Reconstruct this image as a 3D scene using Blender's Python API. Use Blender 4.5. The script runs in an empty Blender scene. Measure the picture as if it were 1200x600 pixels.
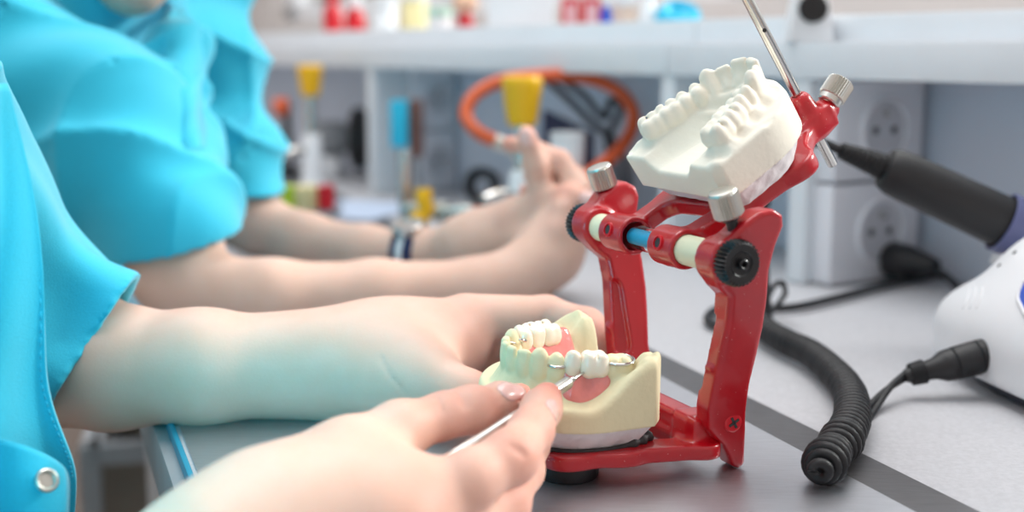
import bpy, bmesh, math, random
import numpy as np
from math import radians as R, pi, sin, cos, tan, atan, sqrt
from mathutils import Vector, Matrix
random.seed(4); np.random.seed(4)
SC = bpy.context.scene
COL = SC.collection
ZT = 0.75                      # height of the worktop above the floor
# ------------------------------------------------------------------ camera geometry (1200 x 600)
FPX, PITCH, CH = 1500.0, R(9.09), 0.176
CAM = np.array([0, 0, ZT + CH])
CF = np.array([0, cos(PITCH), -sin(PITCH)]); CU = np.array([0, sin(PITCH), cos(PITCH)]); CR = np.array([1.0, 0, 0])
def ray(px, py): return CF + CR*((px-600)/FPX) + CU*((300-py)/FPX)
def at(px, py, Y):
    d = ray(px, py); return CAM + d*(Y/d[1])
def onz(px, py, z=0.0):
    d = ray(px, py); return CAM + d*((z-CH)/d[2])
def onplane(px, py, p0, n):
    d = ray(px, py); return CAM + d*(np.dot(np.asarray(p0)-CAM, n)/np.dot(d, n))
def proj(p):
    q = np.asarray(p)-CAM; k = FPX/np.dot(q, CF); return 600+np.dot(q, CR)*k, 300-np.dot(q, CU)*k
def mm(px, Y): return px*Y/FPX           # pixels to metres at depth Y
def V(*a): return np.array(a, float)
def nrm(v): v = np.asarray(v, float); return v/np.linalg.norm(v)
# ------------------------------------------------------------------ objects
def tag(o, label=None, cat=None, group=None, kind=None):
    if label: o['label'] = label
    if cat: o['category'] = cat
    if group: o['group'] = group
    if kind: o['kind'] = kind
    return o
def empty(name, loc, label, cat, group=None):
    o = bpy.data.objects.new(name, None); COL.objects.link(o)
    o.location = [float(x) for x in loc]; o.empty_display_size = .01
    return tag(o, label, cat, group)
def wloc(o):
    v = Vector((0, 0, 0))
    while o is not None: v = v + Vector(o.location); o = o.parent
    return v
def mesh(name, verts, faces, mat, parent=None, smooth=True, label=None, angle=None, attrs=None):
    """verts are world coordinates; the object's origin is its parent's (or its own base)"""
    verts = np.asarray(verts, float)
    me = bpy.data.meshes.new(name)
    if parent is not None: off = np.array(wloc(parent)); loc = (0, 0, 0)
    else:
        off = np.array([(verts[:, 0].min()+verts[:, 0].max())/2, (verts[:, 1].min()+verts[:, 1].max())/2, verts[:, 2].min()]); loc = off
    v = verts-off
    if isinstance(faces, np.ndarray):
        n = faces.shape[1]
        me.vertices.add(len(v)); me.vertices.foreach_set('co', v.astype(np.float32).ravel())
        me.loops.add(faces.size); me.loops.foreach_set('vertex_index', faces.astype(np.int32).ravel())
        me.polygons.add(len(faces)); me.polygons.foreach_set('loop_start', np.arange(0, faces.size, n, dtype=np.int32))
        me.update(calc_edges=True)
    else:
        me.from_pydata([tuple(x) for x in v], [], [tuple(int(i) for i in f) for f in faces]); me.update()
    me.polygons.foreach_set('use_smooth', [bool(smooth)]*len(me.polygons))
    if smooth and angle: me.set_sharp_from_angle(angle=R(angle))
    if attrs:
        for k, a in attrs.items():
            A = me.attributes.new(k, 'FLOAT', 'POINT'); A.data.foreach_set('value', np.asarray(a, np.float32))
    o = bpy.data.objects.new(name, me); COL.objects.link(o)
    o.location = [float(x) for x in loc]
    if parent is not None: o.parent = parent
    for m in (mat if isinstance(mat, (list, tuple)) else [mat]): me.materials.append(m)
    if label: o['label'] = label
    return o
class G:                                   # a bag of verts and faces, joined into ONE mesh
    def __init__(s): s.v = []; s.f = []
    def add(s, v, f):
        b = len(s.v); s.v += [tuple(x) for x in np.asarray(v, float)]; s.f += [tuple(int(i)+b for i in q) for q in f]; return s
    def obj(s, name, mat, parent=None, **k): return mesh(name, s.v, s.f, mat, parent, **k)
    def bevelled(s, w, seg=2):
        bm = bmesh.new(); vs = [bm.verts.new(x) for x in s.v]
        for f in s.f:
            try: bm.faces.new([vs[i] for i in f])
            except ValueError: pass
        bmesh.ops.remove_doubles(bm, verts=bm.verts[:], dist=1e-6)
        bmesh.ops.recalc_face_normals(bm, faces=bm.faces[:])
        es = [e for e in bm.edges if len(e.link_faces) == 2 and e.calc_face_angle() > R(30)]
        bmesh.ops.bevel(bm, geom=es, offset=w, segments=seg, profile=.6, affect='EDGES', clamp_overlap=True)
        bm.verts.index_update(); s.v = [tuple(v.co) for v in bm.verts]; s.f = [tuple(v.index for v in f.verts) for f in bm.faces]; bm.free(); return s
def frame(ax):
    ax = nrm(ax); h = V(0, 0, 1) if abs(ax[2]) < .9 else V(1, 0, 0)
    a = nrm(np.cross(h, ax)); b = np.cross(ax, a); return a, b, ax
def box(c, half, ex=(1, 0, 0), ey=(0, 1, 0), ez=(0, 0, 1)):
    c = np.asarray(c, float); ex, ey, ez = map(np.asarray, (ex, ey, ez)); v = []
    for k in (-1, 1):
        for j in (-1, 1):
            for i in (-1, 1): v.append(c+ex*half[0]*i+ey*half[1]*j+ez*half[2]*k)
    return v, [(0, 2, 3, 1), (4, 5, 7, 6), (0, 1, 5, 4), (2, 6, 7, 3), (0, 4, 6, 2), (1, 3, 7, 5)]
def prism(poly, zdir, h):                  # 3D polygon extruded by zdir*h
    p = np.asarray(poly, float); q = p+np.asarray(zdir, float)*h; n = len(p)
    f = [tuple(range(n))[::-1], tuple(range(n, 2*n))]+[(i, (i+1) % n, n+(i+1) % n, n+i) for i in range(n)]
    return list(p)+list(q), f
def lathe(p0, ax, prof, n=32, knurl=None, cap=True):
    """prof = [(distance along ax, radius)]; knurl = (count, depth, first, last) ribs between these profile rows"""
    a, b, ax = frame(ax); p0 = np.asarray(p0, float); v = []; f = []
    for k, (t, r) in enumerate(prof):
        for i in range(n):
            rr = r
            if knurl and knurl[2] <= k <= knurl[3] and i % 2: rr = r-knurl[1]
            th = 2*pi*i/n; v.append(p0+ax*t+(a*cos(th)+b*sin(th))*rr)
    for k in range(len(prof)-1):
        for i in range(n):
            j = (i+1) % n; f.append((k*n+i, k*n+j, (k+1)*n+j, (k+1)*n+i))
    if cap: f.append(tuple(range(n))[::-1]); f.append(tuple((len(prof)-1)*n+i for i in range(n)))
    return v, f
def tube(pts, r, n=10, closed=False, cap=True):
    P = np.asarray(pts, float); m = len(P); r = np.full(m, r) if np.isscalar(r) else np.asarray(r, float)
    T = np.roll(P, -1, 0)-np.roll(P, 1, 0)
    if not closed: T[0] = P[1]-P[0]; T[-1] = P[-1]-P[-2]
    T /= np.maximum(np.linalg.norm(T, axis=1)[:, None], 1e-12)
    a, b, _ = frame(T[0]); v = []; f = []
    for k in range(m):
        a = a-T[k]*np.dot(a, T[k]); a = nrm(a); b = np.cross(T[k], a)
        for i in range(n): th = 2*pi*i/n; v.append(P[k]+(a*cos(th)+b*sin(th))*r[k])
    for k in range(m if closed else m-1):
        for i in range(n):
            j = (i+1) % n; kk = (k+1) % m; f.append((k*n+i, k*n+j, kk*n+j, kk*n+i))
    if cap and not closed: f.append(tuple(range(n))[::-1]); f.append(tuple((m-1)*n+i for i in range(n)))
    return v, f
def spline(pts, per=8, closed=False):       # Catmull-Rom
    P = [np.asarray(p, float) for p in pts]; n = len(P); out = []
    for i in range(n if closed else n-1):
        g = (lambda k: P[k % n]) if closed else (lambda k: P[min(max(k, 0), n-1)])
        p0, p1, p2, p3 = g(i-1), g(i), g(i+1), g(i+2)
        for j in range(per):
            t = j/per
            out.append(.5*((2*p1)+(p2-p0)*t+(2*p0-5*p1+4*p2-p3)*t*t+(3*p1-p0-3*p2+p3)*t**3))
    if not closed: out.append(P[-1])
    return np.array(out)
def fix_normals(o):
    bm = bmesh.new(); bm.from_mesh(o.data); bmesh.ops.recalc_face_normals(bm, faces=bm.faces[:]); bm.to_mesh(o.data); bm.free(); return o
# ------------------------------------------------------------------ distance fields and a sparse surface-nets mesher
def smin(a, b, k):
    if k <= 0: return np.minimum(a, b)
    h = np.maximum(k-np.abs(a-b), 0)/k
    return np.minimum(a, b)-h*h*k*.25
class RC:                                  # rounded cone from a to b
    def __init__(s, a, b, ra, rb=None, k=.004):
        s.a = np.asarray(a, float); s.b = np.asarray(b, float); s.ra = ra; s.rb = ra if rb is None else rb; s.k = k
    def d(s, P):
        ba = s.b-s.a; pa = P-s.a; h = np.clip(pa@ba/np.dot(ba, ba), 0, 1)
        return np.linalg.norm(pa-h[:, None]*ba, axis=1)-(s.ra+(s.rb-s.ra)*h)
class EL:                                  # ellipsoid, M rows = axes
    def __init__(s, c, r, M=None, k=.004):
        s.c = np.asarray(c, float); s.r = np.asarray(r, float); s.M = None if M is None else np.array([nrm(x) for x in M]); s.k = k
    def d(s, P):
        q = P-s.c
        if s.M is not None: q = q@s.M.T
        k0 = np.linalg.norm(q/s.r, axis=1); k1 = np.linalg.norm(q/(s.r**2), axis=1)
        m = s.r.min()
        return np.where(k1 > 1e-9, k0*(k0-1)/np.maximum(k1, 1e-9), -m)
class BX:                                  # rounded box
    def __init__(s, c, h, M=None, r=.001, k=.004):
        s.c = np.asarray(c, float); s.h = np.asarray(h, float)-r; s.M = None if M is None else np.array([nrm(x) for x in M]); s.r = r; s.k = k
    def d(s, P):
        q = P-s.c
        if s.M is not None: q = q@s.M.T
        q = np.abs(q)-s.h
        return np.linalg.norm(np.maximum(q, 0), axis=1)+np.minimum(q.max(1), 0)-s.r
class CY:                                  # flat-ended cylinder, edges rounded
    def __init__(s, a, b, r, e=.0006, k=.002): s.a = np.asarray(a, float); s.b = np.asarray(b, float); s.r = r; s.e = e; s.k = k
    def d(s, P):
        L = np.linalg.norm(s.b-s.a); ax = (s.b-s.a)/L; q = P-s.a; h = q@ax; rr = np.linalg.norm(q-h[:, None]*ax, axis=1)
        dx = rr-s.r+s.e; dz = np.abs(h-L/2)-L/2+s.e
        return np.hypot(np.maximum(dx, 0), np.maximum(dz, 0))+np.minimum(np.maximum(dx, dz), 0)-s.e
class FN:
    def __init__(s, fn, k=.004): s.fn = fn; s.k = k
    def d(s, P): return s.fn(P)
CULL = .012
class GR:                                  # union of children, each joined with its own k; SB children are cut out
    def __init__(s, ch, k=.004): s.ch = ch; s.k = k
    def d(s, P): return s.ev(P, None, 0)
    def ev(s, P, c, rad):
        out = np.full(len(P), 1.0)
        for q in s.ch:
            if isinstance(q, SB):
                if c is not None and q.q.d(c[None])[0] > rad+2*q.k+.002: continue
                out = -smin(-out, q.q.d(P), q.k); continue
            if c is not None and q.d(c[None])[0] > rad*1.3+2*q.k+CULL: continue
            out = smin(out, q.ev(P, c, rad) if isinstance(q, GR) else q.d(P), q.k)
        return out
class SB:
    def __init__(s, q, k=.002): s.q = q; s.k = k
def polymesh(f, lo, hi, h, smooth=1, B=14, lip=1.35):
    lo = np.asarray(lo, float); hi = np.asarray(hi, float)
    nb = np.ceil((hi-lo)/(h*B)).astype(int); N = nb*B+3
    ii = np.stack(np.meshgrid(*[np.arange(n) for n in nb], indexing='ij'), -1).reshape(-1, 3)
    cen = lo+(ii+.5)*h*B; dc = f.d(cen); rad = h*B*sqrt(3)/2
    act = ii[np.abs(dc) < rad*lip+2*h]
    g = np.stack(np.meshgrid(*[np.arange(B+1)]*3, indexing='ij'), -1).reshape(-1, 3)
    key = lambda c: ((c[:, 0]+1)*N[1]+(c[:, 1]+1))*N[2]+(c[:, 2]+1)
    VK, VP, Q = [], [], []
    cg = np.stack(np.meshgrid(*[np.arange(B)]*3, indexing='ij'), -1).reshape(-1, 3)
    corners = np.array([(i, j, k) for i in (0, 1) for j in (0, 1) for k in (0, 1)])
    edges = [(a, b) for a in range(8) for b in range(a+1, 8) if np.abs(corners[a]-corners[b]).sum() == 1]
    for b in act:
        P = lo+(b*B+g)*h; c = lo+(b+.5)*h*B
        v = f.ev(P, c, rad) if isinstance(f, GR) else f.d(P)
        s = v < 0
        if s.all() or not s.any(): continue
        v = v.reshape(B+1, B+1, B+1); s = v < 0
        cv = np.stack([v[i:i+B, j:j+B, k:k+B] for i, j, k in corners], -1).reshape(-1, 8)
        cs = cv < 0; n = cs.sum(1); m = (n > 0) & (n < 8)
        if not m.any(): continue
        cv = cv[m]; cs = cs[m]; acc = np.zeros((len(cv), 3)); cnt = np.zeros(len(cv))
        for a, e in edges:
            x = cs[:, a] != cs[:, e]
            t = np.where(x, cv[:, a]/np.where(x, cv[:, a]-cv[:, e], 1), 0)
            acc += np.where(x[:, None], corners[a]+t[:, None]*(corners[e]-corners[a]), 0); cnt += x
        ci = cg[m]+b*B
        VK.append(key(ci)); VP.append(lo+(ci+acc/cnt[:, None])*h)
        for ax in range(3):
            sl0 = [slice(0, B)]*3; sl1 = [slice(0, B)]*3; sl1[ax] = slice(1, B+1)
            s0 = s[tuple(sl0)]; s1 = s[tuple(sl1)]; e = np.argwhere(s0 != s1)
            if not len(e): continue
            fl = s0[tuple(e.T)]; e = e+b*B; o1 = np.zeros(3, int); o2 = np.zeros(3, int); o1[(ax+1) % 3] = 1; o2[(ax+2) % 3] = 1
            q = np.stack([key(e-o1-o2), key(e-o2), key(e), key(e-o1)], 1)
            q[~fl] = q[~fl][:, ::-1]; Q.append(q)
    VK = np.concatenate(VK); VP = np.concatenate(VP); Q = np.concatenate(Q)
    o = np.argsort(VK); VK = VK[o]; VP = VP[o]
    qi = np.searchsorted(VK, Q); qi = np.minimum(qi, len(VK)-1); ok = (VK[qi] == Q).all(1); F = qi[ok]
    for _ in range(smooth):
        e = np.concatenate([F[:, [0, 1]], F[:, [1, 2]], F[:, [2, 3]], F[:, [3, 0]]])
        acc = np.zeros_like(VP); cnt = np.bincount(e[:, 0], minlength=len(VP)).astype(float)
        for ax in range(3): acc[:, ax] = np.bincount(e[:, 0], weights=VP[e[:, 1], ax], minlength=len(VP))
        ok = cnt > 0; VP[ok] = VP[ok]*.45+acc[ok]/cnt[ok][:, None]*.55
    used = np.unique(F); mp = np.full(len(VP), -1); mp[used] = np.arange(len(used))
    return VP[used], mp[F]
def hit(f, px, py, y0=.2, y1=1.4, n=900):   # first surface point of a field along a camera ray
    d = ray(px, py); ys = np.linspace(y0, y1, n); P = CAM+d*(ys/d[1])[:, None]; s = f.d(P) < 0
    if not s.any(): return None
    return P[np.argmax(s)]
def grad(f, p, e=2e-4):
    p = np.asarray(p, float); Q = np.array([p+V(e, 0, 0), p-V(e, 0, 0), p+V(0, e, 0), p-V(0, e, 0), p+V(0, 0, e), p-V(0, 0, e)])
    d = f.d(Q); return nrm(V(d[0]-d[1], d[2]-d[3], d[4]-d[5]))
# ------------------------------------------------------------------ materials
def srgb(r, g, b): return tuple((x/255/12.92 if x <= 10 else ((x/255+.055)/1.055)**2.4) for x in (r, g, b))+(1,)
def material(name, col, rough=.5, metal=0., noise=None, bump=None, coat=0., sss=0., trans=0., spec=.5, emit=None, col2=None, ior=None, speck=None, sheen=0., aniso=0., stretch=None):
    m = bpy.data.materials.new(name); m.use_nodes = True; nt = m.node_tree; b = nt.nodes['Principled BSDF']
    def S(k, v):
        if k in b.inputs: b.inputs[k].default_value = v
    S('Base Color', col); S('Roughness', rough); S('Metallic', metal); S('Coat Weight', coat); S('Coat Roughness', .08)
    S('Transmission Weight', trans); S('Specular IOR Level', spec); S('Sheen Weight', sheen); S('Anisotropic', aniso)
    if ior: S('IOR', ior)
    if sss: S('Subsurface Weight', sss); S('Subsurface Radius', (1, .45, .3)); S('Subsurface Scale', .004)
    if emit: S('Emission Color', emit[0]); S('Emission Strength', emit[1])
    tc = nt.nodes.new('ShaderNodeTexCoord'); src = tc.outputs['Object']
    if stretch:
        mp = nt.nodes.new('ShaderNodeMapping'); mp.inputs['Scale'].default_value = stretch[0]; mp.inputs['Rotation'].default_value = (0, 0, stretch[1])
        nt.links.new(src, mp.inputs['Vector']); src = mp.outputs['Vector']
    last = None
    if noise:
        n = nt.nodes.new('ShaderNodeTexNoise'); n.inputs['Scale'].default_value = noise[0]; n.inputs['Detail'].default_value = 5
        nt.links.new(src, n.inputs['Vector'])
        mx = nt.nodes.new('ShaderNodeMix'); mx.data_type = 'RGBA'
        cr = nt.nodes.new('ShaderNodeMapRange'); cr.inputs[1].default_value = .35; cr.inputs[2].default_value = .68
        nt.links.new(n.outputs['Fac'], cr.inputs[0]); nt.links.new(cr.outputs[0], mx.inputs['Factor'])
        mx.inputs['A'].default_value = col; mx.inputs['B'].default_value = col2 or tuple(c*(1-noise[1]) for c in col[:3])+(1,)
        last = mx.outputs['Result']
    if speck:                                # scattered small spots: (scale, threshold, colour)
        vo = nt.nodes.new('ShaderNodeTexVoronoi'); vo.inputs['Scale'].default_value = speck[0]; nt.links.new(src, vo.inputs['Vector'])
        n2 = nt.nodes.new('ShaderNodeTexNoise'); n2.inputs['Scale'].default_value = speck[0]*.13; nt.links.new(src, n2.inputs['Vector'])
        mt = nt.nodes.new('ShaderNodeMath'); mt.operation = 'MULTIPLY'; nt.links.new(n2.outputs['Fac'], mt.inputs[0]); mt.inputs[1].default_value = speck[1]*2
        lt = nt.nodes.new('ShaderNodeMath'); lt.operation = 'LESS_THAN'; nt.links.new(vo.outputs['Distance'], lt.inputs[0]); nt.links.new(mt.outputs[0], lt.inputs[1])
        m2 = nt.nodes.new('ShaderNodeMix'); m2.data_type = 'RGBA'; m2.inputs['A'].default_value = col; m2.inputs['B'].default_value = speck[2]
        nt.links.new(lt.outputs[0], m2.inputs['Factor'])
        if last is not None: nt.links.new(last, m2.inputs['A'])
        last = m2.outputs['Result']
    if last is not None: nt.links.new(last, b.inputs['Base Color'])
    if bump:
        n3 = nt.nodes.new('ShaderNodeTexNoise'); n3.inputs['Scale'].default_value = bump[0]; n3.inputs['Detail'].default_value = 4; nt.links.new(src, n3.inputs['Vector'])
        bp = nt.nodes.new('ShaderNodeBump'); bp.inputs['Strength'].default_value = bump[1]; bp.inputs['Distance'].default_value = .0008
        nt.links.new(n3.outputs['Fac'], bp.inputs['Height']); nt.links.new(bp.outputs['Normal'], b.inputs['Normal'])
    return m
def skin_mat(name, base, flush):
    m = material(name, base, rough=.55, sss=.35, spec=.3, noise=(60, 0, ), col2=tuple(c*f for c, f in zip(base[:3], (.97, .93, .9)))+(1,), bump=(900, .12))
    nt = m.node_tree; b = nt.nodes['Principled BSDF']; l = b.inputs['Base Color'].links[0].from_socket
    a = nt.nodes.new('ShaderNodeAttribute'); a.attribute_name = 'flush'
    mx = nt.nodes.new('ShaderNodeMix'); mx.data_type = 'RGBA'; nt.links.new(l, mx.inputs['A']); mx.inputs['B'].default_value = flush
    nt.links.new(a.outputs['Fac'], mx.inputs['Factor']); nt.links.new(mx.outputs['Result'], b.inputs['Base Color'])
    return m
M = {}
M['red'] = material('red_enamel', srgb(186, 8, 26), rough=.3, coat=.5, speck=(420, .05, srgb(235, 205, 200)), noise=(70, .12))
M['red_plain'] = material('red_paint', srgb(200, 16, 34), rough=.35)
M['black'] = material('black_plastic', srgb(24, 24, 27), rough=.35, noise=(80, .3))
M['rubber'] = material('black_rubber', srgb(26, 26, 29), rough=.5, bump=(500, .2))
M['nickel'] = material('brushed_nickel', srgb(214, 212, 205), rough=.32, metal=1., noise=(160, .08))
M['steel'] = material('polished_steel', srgb(215, 212, 208), rough=.16, metal=1., noise=(120, .1))
M['ivory'] = material('ivory_sleeve', srgb(226, 226, 196), rough=.45, noise=(40, .06))
M['clear'] = material('clear_tube', srgb(246, 250, 252), rough=.03, trans=1., ior=1.12, noise=(90, .02))
M['cyan_core'] = material('turquoise_core', srgb(40, 170, 215), rough=.4, noise=(120, .15))
M['plaster'] = material('white_plaster', srgb(240, 234, 220), rough=.75, noise=(55, .05), bump=(350, .2), speck=(300, .02, srgb(205, 196, 182)))
M['mount'] = material('mounting_plaster', srgb(232, 226, 228), rough=.8, noise=(40, .1), bump=(260, .5))
M['stone'] = material('yellow_stone', srgb(234, 221, 182), rough=.7, noise=(45, .06), bump=(320, .35), speck=(330, .03, srgb(190, 170, 120)))
M['acrylic'] = material('pink_acrylic', srgb(240, 138, 132), rough=.16, coat=.6, sss=.25, noise=(160, .18), bump=(170, .6), speck=(420, .03, srgb(245, 185, 180)))
M['tooth'] = material('ivory_tooth', srgb(242, 232, 214), rough=.22, coat=.4, sss=.3, noise=(120, .05))
M['laminate'] = material('grey_laminate', srgb(198, 198, 202), rough=.5, noise=(420, .12), speck=(900, .12, srgb(160, 160, 165)), bump=(600, .15))
M['sheet'] = material('brushed_sheet_steel', srgb(194, 196, 202), rough=.42, metal=.9, noise=(35, .12), bump=(60, .10), aniso=.5, stretch=((2, 30, 4), R(21)))
M['strip'] = material('dark_reflection_steel', srgb(128, 126, 128), rough=.42, metal=.75, noise=(25, .18), stretch=((3, 24, 4), R(21)))  # sheet steel darkened to paint in what the sloping border reflects
M['teal'] = material('teal_edge_band', srgb(20, 140, 170), rough=.4, noise=(30, .1))
M['white'] = material('white_plastic', srgb(232, 233, 236), rough=.4, noise=(20, .03))
M['hutch'] = material('pale_grey_board', srgb(224, 228, 233), rough=.45, noise=(14, .04))
M['socket'] = material('white_socket_plastic', srgb(226, 226, 232), rough=.42, noise=(30, .03))
M['dark'] = material('dark_recess', srgb(48, 46, 48), rough=.6, noise=(50, .2))
M['wall'] = material('painted_wall', srgb(206, 198, 194), rough=.8, noise=(8, .05), bump=(200, .1))
M['floor'] = material('brown_floor', srgb(150, 132, 120), rough=.5, noise=(3, .25), bump=(40, .1))
M['orange'] = material('orange_hose_rubber', srgb(222, 96, 48), rough=.45, noise=(40, .12))
M['yellow'] = material('yellow_plastic', srgb(250, 190, 10), rough=.35, noise=(40, .06))
M['navy'] = material('navy_plastic', srgb(34, 42, 84), rough=.4, noise=(60, .3))
M['cyan'] = material('turquoise_plastic', srgb(40, 190, 225), rough=.4, noise=(40, .06))
M['brown'] = material('brown_card', srgb(128, 88, 78), rough=.6, noise=(40, .12))
M['blue'] = material('blue_panel', srgb(30, 84, 200), rough=.3, noise=(40, .1))
M['grey'] = material('grey_plastic', srgb(150, 152, 156), rough=.45, noise=(40, .1))
def glass_mat():
    m = bpy.data.materials.new('window_glass'); m.use_nodes = True; nt = m.node_tree; nt.nodes.clear()
    o = nt.nodes.new('ShaderNodeOutputMaterial'); a = nt.nodes.new('ShaderNodeBsdfTransparent'); b = nt.nodes.new('ShaderNodeBsdfGlossy'); x = nt.nodes.new('ShaderNodeMixShader'); f = nt.nodes.new('ShaderNodeFresnel')
    b.inputs['Roughness'].default_value = .03; f.inputs['IOR'].default_value = 1.3; a.inputs['Color'].default_value = (.97, .99, .98, 1)
    nt.links.new(f.outputs[0], x.inputs[0]); nt.links.new(a.outputs[0], x.inputs[1]); nt.links.new(b.outputs[0], x.inputs[2]); nt.links.new(x.outputs[0], o.inputs['Surface']); return m
M['glass'] = glass_mat()
M['paper'] = material('pale_blue_paper', srgb(190, 204, 226), rough=.8, noise=(40, .04))
M['green'] = material('lime_plastic', srgb(176, 206, 40), rough=.4, noise=(40, .1))
M['cream'] = material('cream_plastic', srgb(236, 222, 168), rough=.5, noise=(40, .08))
M['skin'] = skin_mat('skin', srgb(224, 183, 166), srgb(214, 128, 112))
M['skin_b'] = skin_mat('skin_other', srgb(222, 184, 167), srgb(214, 136, 120))
M['nail'] = material('fingernail', srgb(236, 188, 180), rough=.22, coat=.5, sss=.2, noise=(90, .05))
M['shirt'] = material('turquoise_cotton', srgb(40, 190, 220), rough=.65, spec=.3, sheen=.35, noise=(1500, .1), bump=(1400, .3))
M['hair'] = material('brown_hair', srgb(88, 60, 42), rough=.45, noise=(240, .5), bump=(200, .6), stretch=((1, 1, .1), 0))
M['band'] = material('navy_strap', srgb(30, 34, 78), rough=.5, noise=(60, .2))
# ------------------------------------------------------------------ articulator axes
z3 = V(0, 0, 1)
AN = at(871, 310, .487)                       # near end of the axle
AF = onz(680, 260, AN[2]-ZT); u = AF-AN; LU = np.linalg.norm(u); u = u/LU
w = nrm(V(u[1], -u[0], 0))                    # horizontal, away from the casts (to the right)
if w[0] < 0: w = -w
def tpx(px):                                  # distance along the axle whose projection has this x
    lo, hi = -.05, .3
    for _ in range(60):
        m = (lo+hi)/2
        if proj(AN+u*m)[0] > px: lo = m
        else: hi = m
    return lo
def art(s, t, z): return AN+u*t+w*s+z3*(z-(AN[2]-ZT))      # s along w, t along u, z above the worktop
T0, TK = .0085, .012                          # outer face of near post and plate thickness
T1 = LU-.0085-TK                              # inner face of the far post

GF = onz(862, 551); KS = (np.dot(GF-AN, u)-T0)/(AN[2]-ZT)     # the posts lean inwards towards their feet
# ------------------------------------------------------------------ 2D fields for cast-metal shapes
def poly2d(pts):
    A = np.asarray(pts, float); Bp = np.roll(A, -1, 0)
    def f(x, y):
        P = np.stack([x, y], 1); dm = np.full(len(P), 1e9); ins = np.zeros(len(P), bool)
        for a, b in zip(A, Bp):
            e = b-a; q = P-a; h = np.clip(q@e/np.dot(e, e), 0, 1); dm = np.minimum(dm, ((q-h[:, None]*e)**2).sum(1))
            c = ((a[1] > P[:, 1]) != (b[1] > P[:, 1])); t = (P[:, 1]-a[1])/(b[1]-a[1] if b[1] != a[1] else 1e-12)
            ins ^= c & (P[:, 0] < a[0]+t*(b[0]-a[0]))
        d = np.sqrt(dm); return np.where(ins, -d, d)
    return f
def seg2d(segs, k):                            # smooth union of fat 2D segments (x0,y0,x1,y1,r0,r1)
    def f(x, y):
        out = np.full(len(x), 1.0)
        for x0, y0, x1, y1, r0, r1 in segs:
            e = V(x1-x0, y1-y0); qx, qy = x-x0, y-y0; h = np.clip((qx*e[0]+qy*e[1])/max(np.dot(e, e), 1e-12), 0, 1)
            out = smin(out, np.hypot(qx-h*e[0], qy-h*e[1])-(r0+(r1-r0)*h), k)
        return out
    return f
class EX:                                      # 2D field extruded between c0 and c1 along axis C, edges rounded by r
    def __init__(s, f2, o, A, B, C, c0, c1, r=.001, k=.002): s.f2, s.o, s.A, s.B, s.C, s.c0, s.c1, s.r, s.k = f2, np.asarray(o), A, B, C, c0, c1, r, k
    def d(s, P):
        q = P-s.o; dx = s.f2(q@s.A, q@s.B)+s.r; h = (s.c1-s.c0)/2; dz = np.abs(q@s.C-(s.c0+s.c1)/2)-h+s.r
        return np.hypot(np.maximum(dx, 0), np.maximum(dz, 0))+np.minimum(np.maximum(dx, dz), 0)-s.r
# ------------------------------------------------------------------ the red articulator
AR = empty('articulator', art(-.03, .06, 0), 'red metal dental articulator standing opened on the steel work sheet', 'dental articulator')
P0 = AN+u*T0
px_prof = [(893, 249), (908, 246), (919, 253), (920, 266), (911, 288), (903, 318), (901, 350), (896, 385), (888, 420), (880, 452), (876, 485), (875, 520), (874, 545), (867, 551), (860, 548), (855, 537), (849, 524), (838, 514), (832, 505), (832, 482), (838, 448), (846, 410), (853, 378), (855, 350), (843, 338), (836, 322), (836, 303), (844, 289), (858, 279), (873, 263)]
prof = []
for p in px_prof:
    q = onplane(p[0], p[1], P0, nrm(u+z3*KS)); prof.append((np.dot(q-P0, w), q[2]-ZT))
prof = np.array(prof); prof[:, 1] = np.maximum(prof[:, 1]-prof[:, 1].min(), 0)
O = V(P0[0], P0[1], ZT)
pf = poly2d(prof)
TABS = np.dot(onplane(847, 405, P0, nrm(u+z3*KS))-P0, w)
class SHR:                                     # a field sheared along the axle with height
    def __init__(s, q, m, k=0): s.q = q; s.m = m; s.k = k
    def d(s, P): return s.q.d(P-u*((AN[2]-P[:, 2:3])*s.m))
def tz(t0, flip, z): return t0+flip*KS*(AN[2]-ZT-z)
def post(t0, flip):
    inner = t0-T0+(TK if flip > 0 else 0)
    f2 = GR([EX(pf, O+u*(t0-T0), w, z3, u, 0, TK, .0022, k=0),
             SB(EX(seg2d([(.004, .066, .006, .040, .0042, .004)], .001), O+u*inner, w, z3, u, -.0025, .0025, .0008), .0012),
             EX(seg2d([(TABS-.0005, .048, TABS+.0005, .046, .0014, .0014)], .001), O+u*(t0-T0), w, z3, u, .003, .008, .0006, k=.001)])
    f = GR([SHR(f2, flip*KS), CY(AN+u*(t0-.0005), AN+u*(t0+TK+.0005), .0090, .0008, k=.0025)])
    pts = [AN+w*a+u*(tz(t0, flip, c)+d)+z3*(c-(AN[2]-ZT)) for a in (-.025, .045) for c in (-.001, .125) for d in (-.004, TK+.004)]
    return polymesh(f, np.min(pts, 0), np.max(pts, 0), .00075, 1)
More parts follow.
